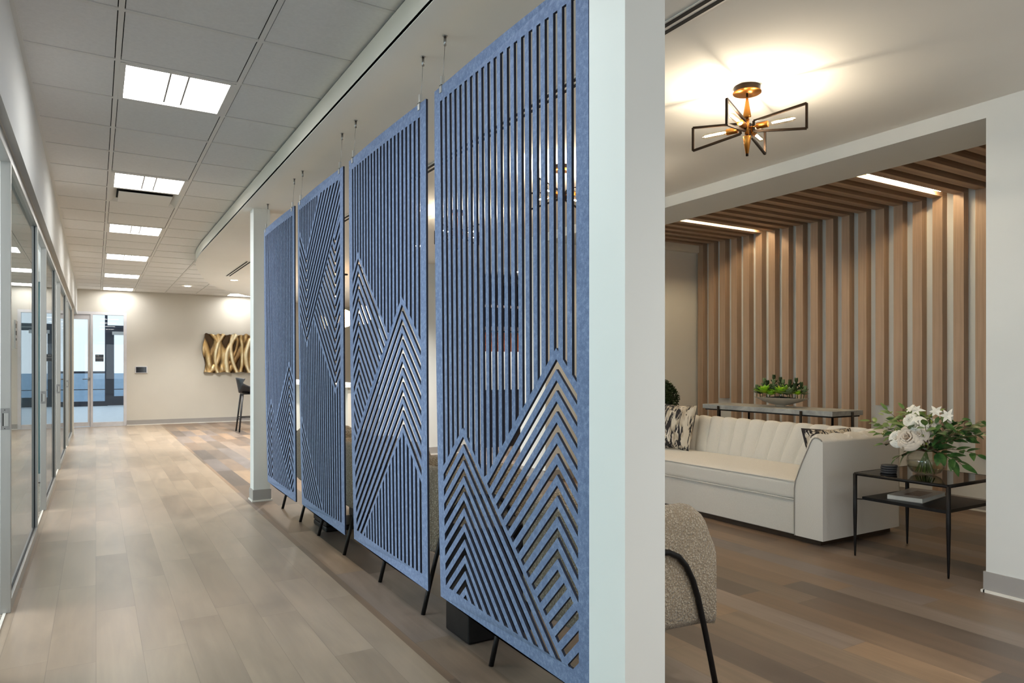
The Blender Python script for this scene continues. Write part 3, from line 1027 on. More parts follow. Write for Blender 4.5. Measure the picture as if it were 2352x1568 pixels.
def screen(yl, width, polys, lab):
    root = thing('hanging_screen', lab, 'screen', (XPF, yl, 0), 0, 'blue felt screens hung in a row between the pillars')
    cu = bpy.data.curves.new('c', 'CURVE'); cu.dimensions = '2D'; cu.fill_mode = 'BOTH'; cu.extrude = PT / 2
    def spl(pts):
        s = cu.splines.new('POLY'); s.points.add(len(pts) - 1)
        for q, (a, b) in zip(s.points, pts): q.co = (a, b, 0, 1)
        s.use_cyclic_u = True
    nb = 24
    rect = [(0, PZ0 + (PZ1 - PZ0) * i / nb) for i in range(nb)] + [(PW * i / 12, PZ1) for i in range(12)] + \
           [(PW, PZ1 - (PZ1 - PZ0) * i / nb) for i in range(nb)] + [(PW - PW * i / 12, PZ0) for i in range(12)]
    spl(rect)
    for p in polys: spl(p)
    tmp = bpy.data.objects.new('tmp', cu); C.objects.link(tmp)
    me = bpy.data.meshes.new_from_object(tmp.evaluated_get(bpy.context.evaluated_depsgraph_get()))
    bpy.data.objects.remove(tmp)
    k = width / PW
    for v in me.vertices:
        s, z, t = v.co
        a = s / PW
        lean = -.009 * math.sin(PI * a) + .032 * ((2.5 - z) / 2.3) ** 2 * (1 - .65 * a)
        v.co = (PT / 2 - t + lean, -s * k, z)      # +t side faces the corridor
    me.materials.clear(); me.materials.append(M['felt']); me.materials.append(M['felt_edge_shaded'])
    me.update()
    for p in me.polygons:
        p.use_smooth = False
        if abs(p.normal.x) < .5: p.material_index = 1  # cut faces take the colour with shade painted in
    bm = bmesh.new(); bm.from_mesh(me); bmesh.ops.recalc_face_normals(bm, faces=bm.faces); bm.to_mesh(me); bm.free()
    o = bpy.data.objects.new('felt_panel', me); C.objects.link(o); o.parent = root
    for s in (.075, width - .075):
        mb = MB(); mb.box(-.006, .0, -s - .011, -s + .011, PZ1 - .03, PZ1 + .004); mb.box(-.006, PT + .006, -s - .011, -s + .011, PZ1, PZ1 + .006)
        mb.box(-.002, .012, -s - .006, -s + .006, PZ1, PZ1 + .045)
        cl = mb.build('cable_clip', M['alum'], root)
        mb = MB(); mb.tube([(.008, -s, PZ1 + .04), (.018, -s, ZD - .02)], .0011, 6); mb.build('suspension_cable', M['steel'], root)
        mb = MB(); mb.tube([(.018, -s, ZD - .045), (.018, -s, ZD)], .006, 10); mb.tube([(.018, -s, ZD - .003), (.018, -s, ZD)], .011, 12)
        mb.build('ceiling_anchor', M['steel'], root)
    return root


screen(6.665, 1.137, pattern_peaks(1.265, .939, 11), 'blue felt screen furthest from the camera, narrowest looking, next to the far pillar')
screen(5.42, 1.137, pattern_p2(), 'blue felt screen cut with downward pointing V slots, second from the far pillar')
screen(4.165, 1.155, pattern_p3(), 'blue felt screen with two chevron peaks over upright slots, second from the near pillar')
screen(2.915, 1.159, pattern_peaks(1.281, .961), 'blue felt screen nearest the camera, its edge against the near pillar')

# ------------------------------------------------------------------ timber battens: up the wall and over the ceiling
DROP = .21
batten_y = [3.100 + .1805 * i for i in range(-6, 19)]
vis_n = 0
shorts = {0: .488, 5: .884, 16: .879, 11: .55, 3: .62, 1: .66, 2: .10, 4: .70}
total = len(batten_y)
ordw = ['first', 'second', 'third', 'fourth', 'fifth', 'sixth', 'seventh', 'eighth', 'ninth', 'tenth', 'eleventh', 'twelfth', 'thirteenth', 'fourteenth', 'fifteenth', 'sixteenth', 'seventeenth', 'eighteenth', 'nineteenth']
for n, y in enumerate(batten_y):
    i = n - 6
    zb = shorts.get(i, .12)
    if i >= 0:
        lab = '%s oak batten from the right edge of the alcove, running up onto the ceiling' % ordw[i]
        if i == 5: lab = 'short oak batten ending well above the floor, left of the white bouquet'
        if i == 16: lab = 'short oak batten ending just above the left end of the stone console'
        if i == 0: lab = 'short oak batten cut off by the right edge of the alcove opening'
        g = 'oak battens lining the alcove'
    else:
        lab = 'oak batten at the hidden right end of the alcove, only its ceiling run seen'; g = 'oak battens with only the ceiling run in view'
    r = thing('wall_batten', lab, 'batten', (XF, y, 0), 0, g)
    mb = MB(); mb.box(0, XW - XF, -.044, .044, zb, ZS + .0); mb.build('wall_run', M['oak_z'], r, bevel=.0015)
    mb = MB(); mb.box(4.785 - XF, 0, -.044, .044, ZS, ZS + .085); mb.box(0, XW - XF, -.044, .044, ZS, ZS + .085); mb.build('ceiling_run', M['oak_x'], r, bevel=.0015)
# LED strips in two of the gaps
for y, lab in ((3.371, 'bright linear strip light between the ceiling battens on the right, above the bouquet'), (5.356, 'bright linear strip light between the ceiling battens on the left, by the pillar')):
    r = thing('strip_light', lab, 'strip light', (4.82, y, ZS + .03), 0, 'strip lights between the ceiling battens')
    mb = MB(); mb.box(0, 1.62, -.018, .018, 0, .03); mb.build('channel', M['alum'], r)
    mb = MB(); mb.box(.005, 1.615, -.0065, .0065, -.008, 0); mb.build('lens', M['strip'], r)

# ------------------------------------------------------------------ chandeliers
def chandelier(loc, lab):
    r = thing('chandelier', lab, 'chandelier', loc, math.radians(22), 'four armed brass chandeliers in the lounge')
    mb = MB(); mb.lathe([(0, -.034), (.073, -.034), (.073, -.030)], n=32); mb.lathe([(.073, -.030), (.066, -.030)], n=32)
    mb.build('canopy', M['brass'], r)
    mb = MB(); mb.lathe([(.066, -.030), (.068, 0)], n=32); mb.build('canopy_band', M['bronze'], r)
    mb = MB(); mb.tube([(0, 0, -.03), (0, 0, -.365)], .0055, 10); mb.lathe([(.007, -.352), (.007, -.366), (0, -.366)], n=10)
    mb.build('stem', M['bronze'], r)
    mb = MB(); mb.lathe([(.006, -.058), (.021, -.158), (.019, -.164), (.006, -.164)], n=24)
    mb.lathe([(.006, -.262), (.022, -.262), (.022, -.266), (.0075, -.354), (0, -.354)], n=24)
    mb.lathe([(.006, -.172), (.012, -.172), (.012, -.252), (.006, -.252)], n=20)
    mb.build('cone_body', M['brass'], r)
    for k in range(4):
        a = k * PI / 2; ca, sa = math.cos(a), math.sin(a)
        P = lambda rad, z: (rad * ca, rad * sa, z)
        mb = MB()
        corners = [P(.035, -.242), P(.30, -.282), P(.30, -.155), P(.035, -.188), ]
        for q in range(4): mb.tube([corners[q], corners[(q + 1) % 4]], .0056, 4, square=True)
        fr = mb.build('arm_frame', M['bronze'], r)
        zb = -.218
        mb = MB(); mb.tube([P(.012, zb), P(.06, zb)], .006, 10); mb.tube([P(.05, zb), P(.052, zb), P(.108, zb), P(.11, zb)], [.015, .017, .017, .016], 18)
        mb.build('socket', M['brass'], r)
        pts = [P(.10 + .15 * t, zb) for t in (0, .08, .2, .8, .9, .97, 1)]
        mb = MB(); mb.tube(pts, [.009, .0135, .0145, .0145, .012, .007, .001], 16, cap=False)
        bl = mb.build('bulb', M['bulb_glass'], r)
        mb = MB()
        for off in (-.005, .005):
            mb.tube([(P(.13, zb)[0] - sa * off, P(.13, zb)[1] + ca * off, zb), (P(.232, zb)[0] - sa * off, P(.232, zb)[1] + ca * off, zb)], .0021, 6)
        mb.build('filament', M['filament'], bl)
    return r


chandelier((2.962, 2.538, ZD), 'brass and black four armed chandelier in full view right of the near pillar')
chandelier((2.957, 4.238, ZD), 'brass four armed chandelier seen through the slots of the nearest blue screen')
chandelier((2.957, 5.960, ZD), 'brass four armed chandelier seen in the gap between the two nearer blue screens')

# ------------------------------------------------------------------ sofa
def profile_pts(n_top=7):
    """(inset d from outer face, z): outer bottom -> top -> inner bottom"""
    pr = [(0, .045), (0, .30), (0, .60), (0, .725), (.003, .739), (.012, .749), (.035, .760), (.058, .760), (.078, .748), (.096, .718), (.112, .68), (.138, .625), (.166, .565), (.192, .50), (.215, .44), (.225, .38), (.225, .30), (.225, .18), (.225, .045)]
    return pr


def sofa():
    x0, xb, ya, yb = 0.0, .925, 0.0, 2.52      # local: front x=0, right end y=0
    r = thing('sofa', 'long oatmeal linen sofa with channelled back facing the screens in the alcove', 'sofa', (4.325, 3.052, 0))
    pr = profile_pts()
    nch_b = 15; nch_a = 5
    def bulge(t, nch, j):
        zf = max(0, min(1, (pr[j][1] - .40) / .1)) if j >= 5 else 0
        return .040 * (abs(math.sin(PI * t * nch)) ** .5) * zf if j <= 16 else 0
    def seg(kind, t, j):
        d, z = pr[j]
        if kind == 'R': L = xb; dd = d + bulge(t, nch_a, j) if j > 4 else d; return (x0 + (L - d) * t, ya + dd, z + (bulge(t, nch_a, j) * .5 if 6 <= j < 11 else 0))
        if kind == 'B': dd = d + bulge(t, nch_b, j) if j > 4 else d; return (xb - dd, ya + d + (yb - ya - 2 * d) * t, z + (bulge(t, nch_b, j) * .5 if 6 <= j < 11 else 0))
        if kind == 'L': L = xb; dd = d + bulge(t, nch_a, j) if j > 4 else d; return (xb - d - (L - d) * t, yb - dd, z + (bulge(t, nch_a, j) * .5 if 6 <= j < 11 else 0))
    cols = []
    for t in [i / 60 for i in range(61)]: cols.append(('R', t))
    for t in [i / 180 for i in range(1, 181)]: cols.append(('B', t))
    for t in [i / 60 for i in range(1, 61)]: cols.append(('L', t))
    rows = [[seg(k, t, j) for j in range(len(pr))] for k, t in cols]
    mb = MB(); mb.grid(rows)
    for row, rev in ((rows[0], False), (rows[-1], True)):
        n = len(row); o = len(mb.v); mb.v += row
        mb.f.append(tuple(o + i for i in (range(n) if rev else range(n - 1, -1, -1)))); mb.mi.append(0); mb.sm.append(False)
    mb.build('arms_and_back', M['sofa'], r)
    # front base, seat cushion
    mb = MB(); mb.box(.012, .80, .215, yb - .215, .045, .30); mb.build('base', M['sofa'], r, bevel=.008)
    mb = MB(); rbox(.385, (yb - .44) / 2, .07, .03, c=(.385 + .0, yb / 2, .365), puff=.018, mb=mb, res=14)
    cu = mb.build('seat_cushion', M['sofa'], r)
    mb = MB(); h = (yb - .44) / 2; cy = yb / 2
    for z in (.432, .300):
        mb.tube([(.02, cy - h + .004, z), (.004, cy - h + .02, z), (.001, cy - h + .05, z), (.001, cy + h - .05, z), (.004, cy + h - .02, z)], .0048, 6)
    mb.build('cushion_piping', M['sofa'], cu)
    for sgn, yy in ((1, 0), (-1, yb)):
        mb = MB()
        path = [(-.002, yy + sgn * (d + .002), z) for d, z in pr[4:]] + [(-.002, yy + sgn * .222, .05)]
        mb.tube(path, .0042, 6)
        mb.build('arm_piping', M['piping'], r)
    mb = MB(); mb.box(.05, .885, .05, yb - .05, 0, .045); mb.build('plinth', M['plinth'], r)
    return r


sofa()


def pillow(loc, rot, size, lab):
    mb = MB()
    n = 18; rows_f = []; rows_b = []
    S = size / 2
    def e(u, v): return max(0, (1 - abs(u) ** 3.2)) ** .55 * max(0, (1 - abs(v) ** 3.2)) ** .55
    for side in (1, -1):
        rows = []
        for i in range(n + 1):
            row = []
            for j in range(n + 1):
                u, v = -1 + 2 * i / n, -1 + 2 * j / n
                pin = 1 - .07 * (1 - abs(u * v)) * (max(abs(u), abs(v)) ** 2)
                row.append((side * .075 * e(u, v), u * S * pin, v * S * pin))
            rows.append(row)
        mb.grid(rows if side > 0 else rows[::-1])
    o = mb.build('throw_pillow', M['ikat'], None, loc)
    o.rotation_euler = rot
    return tag(o, lab, 'pillow', 'patterned pillows on the sofa')


pillow((4.93, 5.10, .665), (math.radians(0), math.radians(14), math.radians(0)), .45, 'black and cream patterned pillow at the far end of the sofa, beside the pillar edge')
pillow((4.90, 3.39, .59), (math.radians(0), math.radians(22), math.radians(62)), .40, 'black and cream patterned pillow tucked behind the near sofa arm')

# ------------------------------------------------------------------ console with succulents
t_ = thing('console_table', 'grey stone topped console with black legs between sofa and battens', 'console table', (5.345, 3.68, 0))
LC, WC = 1.47, .43
mb = MB(); mb.box(0, WC, 0, LC, .835, .879); mb.build('table_top', M['stone'], t_, bevel=.003)
mb = MB(); mb.box(.02, WC - .02, .02, LC - .02, .822, .835); mb.build('frame', M['black_metal'], t_)
for (x, y) in ((-.012, .30), (-.012, LC - .22), (WC + .006, .30), (WC + .006, LC - .22), (.26, -.012), (.26, LC + .012)):
    mb = MB(); mb.tube([(x, y, 0), (x, y, .868)], .011, 10); mb.build('leg', M['black_metal'], t_)

t_ = thing('succulent_planter', 'shallow taupe oval bowl of mixed green succulents on the console', 'planter', (5.60, 4.40, .879))
mb = MB()
mb.lathe([(.0, .0), (.045, .0), (.045, .012), (.085, .022), (.17, .045), (.262, .083), (.268, .087), (.255, .084), (.16, .055), (0, .04)], n=40, sx=.42, sy=1.12)
mb.build('bowl', M['bowl'], t_)
mb = MB(); mb.lathe([(.22, .078), (0, .10)], n=30, sx=.42, sy=1.1); mb.build('soil', M['soil'], t_)
rs = random.Random(5)


def rosette(mb, c, R, n, mi=0, tilt=(0, 0)):
    base = Vector(c)
    for ring, (cnt, el, ln) in enumerate(((n, .25, 1.0), (n - 1, .7, .8), (n - 3, 1.1, .55), (3, 1.4, .35))):
        for k in range(max(2, cnt)):
            a = 2 * PI * k / max(2, cnt) + ring * .4
            d = Vector((math.cos(a) * math.cos(el) + tilt[0], math.sin(a) * math.cos(el) + tilt[1], math.sin(el)))
            mb.leaf(base, d, (0, 0, 1), R * ln, R * .42, -.12, mi, 4, .35)


for i, (y, x, z, R, m_) in enumerate([(.13, -.03, .105, .085, 'succ_lime'), (-.075, -.03, .105, .088, 'succ_lime'), (.03, -.06, .09, .05, 'succ_lime'), (-.225, -.01, .10, .045, 'succ_lime'),
                                      (-.15, -.03, .10, .075, 'succ_grey'), (.20, 0, .11, .065, 'succ_grey'), (.05, .02, .13, .06, 'succ_grey')]):
    mb = MB(); rosette(mb, (x - .035, y, z + .02), R * 1.4, 12, 0, (-.35, 0)); mb.build('rosette_succulent', M[m_], t_)
for i, (y, x, h, m_) in enumerate([(.075, .02, .19, 'succ_dark'), (.0, .02, .17, 'succ_dark'), (.05, -.01, .15, 'succ_grey'), (-.15, .03, .165, 'succ_dark'), (-.2, .01, .13, 'succ_dark'),
                                   (.21, .01, .15, 'succ_grey'), (.165, .02, .14, 'succ_dark'), (-.03, .0, .15, 'succ_grey'), (.25, -.01, .10, 'succ_grey'), (-.11, .02, .14, 'succ_grey'),
                                   (.10, -.03, .11, 'succ_dark'), (-.02, -.05, .10, 'succ_dark'), (-.24, -.02, .10, 'succ_grey'), (.14, .0, .16, 'succ_grey'), (-.09, .0, .15, 'succ_dark'), (-.18, -.04, .11, 'succ_dark'), (-.12, -.05, .09, 'succ_dark'), (.18, -.05, .09, 'succ_dark')]):
    mb = MB(); y *= 1.08; top = Vector((x + rs.uniform(-.02, .02), y + rs.uniform(-.03, .03), .045 + h * 1.1))
    mb.tube([(x, y, .08), top], .004, 6)
    for lv in range(3):
        c = Vector((x, y, .08)).lerp(top, .55 + .22 * lv)
        for k in range(6):
            a = k * PI / 3 + lv * .5; el = .25 + .45 * lv
            mb.leaf(c, (math.cos(a) * math.cos(el), math.sin(a) * math.cos(el), math.sin(el)), (0, 0, 1), .056, .030, -.1, 0, 4, .2)
    mb.build('leafy_succulent', M[m_], t_)

# clipped bush at the left end of the alcove
t_ = thing('potted_bush', 'round dark green clipped bush in the left corner of the alcove', 'plant', (5.48, 5.98, 0))
mb = MB()
for i in range(5200):
    a = rs.uniform(0, 2 * PI); u = rs.uniform(-1, 1); rad = .235 * (rs.uniform(.55, 1.0) ** .35) * (1 + .07 * math.sin(5 * a) * math.cos(4 * u))
    q = math.sqrt(1 - u * u); dvec = Vector((q * math.cos(a), q * math.sin(a), u))
    p = Vector((0, 0, .90)) + Vector((dvec.x * rad, dvec.y * rad, dvec.z * rad * .92))
    dv = (dvec + Vector((rs.uniform(-.8, .8), rs.uniform(-.8, .8), rs.uniform(-.4, .9)))).normalized()
    mb.leaf(p, dv, (rs.uniform(-1, 1), rs.uniform(-1, 1), 1), .024, .015, .1, 0, 2, .2)
mb.lathe([(.001, .70), (.10, .725), (.165, .79), (.19, .90), (.165, 1.01), (.10, 1.075), (.001, 1.10)], n=20)
mb.build('foliage', M['bush'], t_)
mb = MB(); mb.lathe([(0, .70), (.16, .70), (.19, .86), (.2, .86), (.2, .70)][0:3], n=28); mb.lathe([(0, .56), (.10, .56), (.14, .74), (.125, .74), (0, .73)], n=28)
mb.build('pot', M['cab_dark'], t_)
mb = MB(); mb.lathe([(0, 0), (.15, 0), (.15, .02), (.03, .04), (.03, .53), (.14, .54), (.14, .56), (0, .56)], n=24); mb.build('stand', M['black_metal'], t_)

# ------------------------------------------------------------------ side table and what stands on it
X0, X1, Y0, Y1, ZT = 4.345, 4.955, 2.232, 2.825, .556
t_ = thing('side_table', 'black metal side table with smoked glass top and lower shelf right of the sofa', 'side table', (X0, Y0, 0))
W_, D_ = X1 - X0, Y1 - Y0
mb = MB(); cs = [(0, 0), (W_, 0), (W_, D_), (0, D_)]
for q in range(4): mb.tube([(cs[q][0], cs[q][1], ZT - .011), (cs[(q + 1) % 4][0], cs[(q + 1) % 4][1], ZT - .011)], .0105, 10)
mb.build('top_frame', M['black_metal'], t_)
mb = MB(); mb.box(.008, W_ - .008, .008, D_ - .008, ZT - .008, ZT - .002); mb.build('glass_top', M['smoke_glass'], t_)
mb = MB(); mb.box(.03, W_ - .03, .03, D_ - .03, .375, .395)
for q in cs: 
    ix = .035 if q[0] == 0 else W_ - .035; iy = .035 if q[1] == 0 else D_ - .035
    mb.tube([(q[0], q[1], .378), (ix, iy, .378)], .004, 6)
mb.build('shelf', M['black_metal'], t_, bevel=.001)
for q in cs:
    mb = MB(); mb.tube([(q[0], q[1], 0), (q[0], q[1], .02), (q[0], q[1], .30), (q[0], q[1], ZT - .01)], [.005, .0065, .013, .013], 10); mb.build('leg', M['black_metal'], t_)

# book
t_ = thing('book', 'closed cream hardback with a brown photo on the cover lying on the side table shelf', 'book', (4.655, 2.59, .395), math.radians(9))
bx, by = .20, .105
mb = MB(); mb.box(-bx, bx, -by, by, 0, .003); mb.box(-bx, bx, -by, by, .026, .029); mb.box(-bx, -bx + .003, -by, by, 0, .029); mb.build('cover', M['book_cover'], t_)
mb = MB(); mb.box(-bx + .004, bx - .004, -by + .004, by - .004, .003, .026); mb.build('pages', M['book_page'], t_)
mb = MB(); mb.box(-.12, .10, -.06, .035, .029, .0295); mb.build('cover_photo', M['book_photo'], t_)
# coasters
for i, w in enumerate(('bottom coaster of the charcoal stack on the side table', 'second coaster up in the charcoal stack on the side table', 'third coaster up in the charcoal stack on the side table', 'topmost coaster of the charcoal stack on the side table')):
    mb = MB(); z = 0; mb.lathe([(0, 0), (.043, 0), (.049, .004), (.050, .011), (.046, .0138), (0, .0138)], n=32)
    o = mb.build('coaster', M['stonew'], None, (4.50 + .002 * (i % 2), 2.690 - .0015 * i, ZT - .002 + .0142 * i)); tag(o, w, 'coaster', 'charcoal coasters stacked on the side table')

# vase and bouquet
VX, VY = 4.66, 2.534
t_ = thing('glass_vase', 'round clear glass vase half full of water on the side table', 'vase', (VX, VY, ZT - .002))
prof = [(0, .004), (.055, .004), (.085, .018), (.108, .05), (.114, .085), (.106, .12), (.082, .148), (.050, .158), (.043, .166), (.047, .180)]
mb = MB(); mb.lathe(prof, n=40); mb.lathe([(r_ - .004, z_) for r_, z_ in prof[1:]][::-1], n=40); mb.build('bowl', M['vase_glass'], t_)
mb = MB(); mb.lathe([(0, .008), (.05, .008), (.08, .022), (.102, .05), (.108, .085), (0, .085)], n=32); mb.build('water', M['water'], t_)

bq = thing('flower_bouquet', 'loose bouquet of white roses and green leaves in the glass vase', 'flowers', (VX, VY, ZT + .155))
rb = random.Random(11)
# camera-facing basis is not used: positions are plain offsets (x depth, y sideways, z up)
def rose(c, R, mat, petals=5, look=(-1, -.1, .3)):
    mb = MB(); look = Vector(look).normalized(); a1 = look.cross(Vector((0, 0, 1))).normalized(); a2 = a1.cross(look)
    c = Vector(c)
    for ring in range(5):
        rr = R * (.18 + .2 * ring); n = 3 + ring; op = .15 + .2 * ring
        for k in range(n):
            a = 2 * PI * k / n + ring * .7 + rb.uniform(-.15, .15)
            rad = a1 * math.cos(a) + a2 * math.sin(a)
            rows = []
            wdt = 2 * PI / n * .75
            for u in range(5):
                uu = u / 4; row = []
                for v in range(5):
                    vv = (v / 4 - .5) * 2 * wdt * .62
                    rd = a1 * math.cos(a + vv) + a2 * math.sin(a + vv)
                    r_ = R * (.08 + .07 * ring) + R * (.10 + .13 * ring) * uu ** 1.4
                    hgt = R * (-.45 + (.98 - .13 * ring) * math.sin(uu * PI / 2) * (1 - .10 * abs(v / 2 - 1) ** 2) - (.10 + .07 * ring) * uu ** 5)
                    row.append(c + rd * r_ + look * hgt)
                rows.append(row)
            mb.grid(rows)
    mb.build('rose_bloom', mat, bq)


for c, R, m_ in [((-.12, .125, .075), .062, 'petal'), ((-.135, .045, .09), .088, 'petal_blush'), ((-.11, -.015, .115), .058, 'petal_blush'), ((-.10, .012, .165), .072, 'petal'), ((-.08, .060, .195), .054, 'petal'), ((-.02, -.03, .15), .045, 'petal'),
                 ((.09, .02, .16), .05, 'petal'), ((.10, -.10, .12), .05, 'petal_blush')]:
    rose(c, R, M[m_])
# lily-like open flowers
for c, lk in [((-.03, .075, .265), (-.7, .3, .6)), ((-.03, .045, .26), (-.8, -.2, .5)), ((-.04, -.085, .255), (-.7, -.3, .5)), ((-.03, -.15, .235), (-.8, -.4, .2)), ((.05, -.05, .25), (.5, 0, .8))]:
    mb = MB(); lk = Vector(lk).normalized(); a1 = lk.cross(Vector((0, 0, 1))).normalized(); a2 = a1.cross(lk)
    for k in range(6):
        a = k * PI / 3; d = (a1 * math.cos(a) + a2 * math.sin(a)) * .8 + lk * .5
        mb.leaf(c, d, lk, .040 * rb.uniform(.8, 1.2), .022, rb.uniform(.2, .8), 0, 5, .35)
    mb.build('open_bloom', M['petal'], bq)
# leafy branches: (tip offset, leaf length, material)
def branch(p0, p1, n, L, W, mat, droop=.0, name='leaf_branch', tw=.0018):
    mb = MB(); p0 = Vector(p0); p1 = Vector(p1); mid = p0.lerp(p1, .5) + Vector((0, 0, .03))
    pts = []
    for i in range(9):
        t = i / 8; pts.append((1 - t) ** 2 * p0 + 2 * t * (1 - t) * mid + t * t * p1 + Vector((0, 0, -droop * t * t)))
    mb.tube(pts, tw, 5, mi=1)
    for i in range(n):
        t = .3 + .7 * (i + 1) / n; k = min(7, int(t * 8)); c = pts[k].lerp(pts[min(8, k + 1)], t * 8 - k)
        ax = (pts[min(8, k + 1)] - pts[max(0, k - 1)]).normalized()
        sd = ax.cross(Vector((rb.uniform(-.6, .2), rb.uniform(-.3, .3), 1))).normalized() * (1 if i % 2 else -1)
        if i == n - 1: d = ax
        else: d = ax * .6 + sd * .8
        d = d + Vector((0, 0, rb.uniform(-.35, .25)))
        mb.leaf(c, d, (rb.uniform(-.7, -.1), rb.uniform(-.3, .3), 1), L * rb.uniform(.8, 1.15), W * rb.uniform(.85, 1.1), rb.uniform(.05, .35), 0, 6, .18)
    mb.build(name, [M[mat], M['twig']], bq)


B0 = (0, 0, -.01)
branch(B0, (-.04, .36, .19), 7, .075, .034, 'leaf_mid', .02)
branch(B0, (-.02, .33, .11), 6, .070, .036, 'leaf_mid', .02)
branch(B0, (-.03, .24, .25), 7, .066, .026, 'leaf_mid', .0)
branch(B0, (.03, .16, .26), 6, .07, .028, 'leaf_mid', .0)
branch(B0, (-.06, .25, .06), 5, .07, .036, 'leaf', .04)
branch(B0, (-.05, .17, -.02), 4, .08, .04, 'leaf', .05)
branch(B0, (-.06, .10, .0), 3, .085, .045, 'leaf', .04)
branch(B0, (-.04, -.33, .05), 7, .085, .034, 'leaf', .04)
branch(B0, (-.03, -.34, .15), 8, .08, .03, 'leaf', .02)
branch(B0, (-.02, -.30, .19), 7, .07, .028, 'leaf', .0)
branch(B0, (-.06, -.25, .0), 6, .095, .042, 'leaf', .06)
branch(B0, (-.07, -.18, .02), 4, .11, .055, 'leaf', .05)
branch(B0, (-.08, -.12, .05), 3, .11, .06, 'leaf', .05)
branch(B0, (.10, -.2, .16), 7, .08, .034, 'leaf', .0)
branch(B0, (.14, .1, .14), 7, .08, .034, 'leaf', .0)
branch(B0, (.13, -.02, .06), 6, .09, .04, 'leaf', .02)
branch((-.06, 0, .06), (-.13, .06, .16), 2, .10, .045, 'leaf_mid', .0)
branch((-.06, -.04, .06), (-.12, -.06, .17), 3, .075, .046, 'leaf_mid', .0)
branch((-.04, -.06, .05), (-.09, -.13, .15), 4, .08, .045, 'leaf', .02)
for side, cy_, cz_, n_, m_ in ((1, .16, .12, 26, 'leaf'), (1, .20, .17, 22, 'leaf_mid'), (-1, -.16, .12, 30, 'leaf'), (-1, -.20, .16, 20, 'leaf'), (0, .0, .16, 34, 'leaf'), (0, .02, .20, 20, 'leaf_mid'), (0, -.02, .06, 26, 'leaf')):
    mb = MB()
    for q in range(n_):
        p = Vector((rb.uniform(-.05, .13), cy_ + rb.uniform(-.10, .10), cz_ + rb.uniform(-.05, .055)))
        dv = Vector((rb.uniform(-1, .3), (p.y * 5) + rb.uniform(-.7, .7), rb.uniform(-.5, .8)))
        mb.leaf(p, dv, (rb.uniform(-1, 0), rb.uniform(-.4, .4), 1), rb.uniform(.045, .08), rb.uniform(.024, .040), rb.uniform(.05, .35), 0, 5, .18)
    mb.build('foliage', M[m_], bq)
for p1 in [(-.10, -.02, .03), (-.12, -.05, .10), (-.10, -.09, .19), (-.05, -.05, .22), (-.06, .17, .11), (-.05, .26, .08), (-.05, .13, .22), (-.08, -.045, .045), (-.03, -.22, .13), (-.02, .0, .24)]:
    mb = MB(); mb.tube([B0, Vector(p1) * .6 + Vector((0, 0, .03)), p1], .0014, 5, mi=1)
    for k in range(11):
        a = rb.uniform(0, 2 * PI); el = rb.uniform(-.3, 1.2)
        mb.leaf(p1, (math.cos(a) * math.cos(el) - .3, math.sin(a) * math.cos(el), math.sin(el)), (0, 0, 1), .026, .006, 0, 0, 3, .2)
    mb.build('bud_sprig', [M['leaf_yel'], M['twig']], bq)
mb = MB()
for k in range(15):
    a = rb.uniform(0, 2 * PI); r1 = rb.uniform(.02, .07)
    mb.tube([(math.cos(a) * .02, math.sin(a) * .02, .03), (-math.cos(a) * .012, -math.sin(a) * .012, -.03), (-math.cos(a + .4) * r1, -math.sin(a + .4) * r1, -.143)], .0034, 6, mi=0)
mb.build('stems', M['stem'], bq)

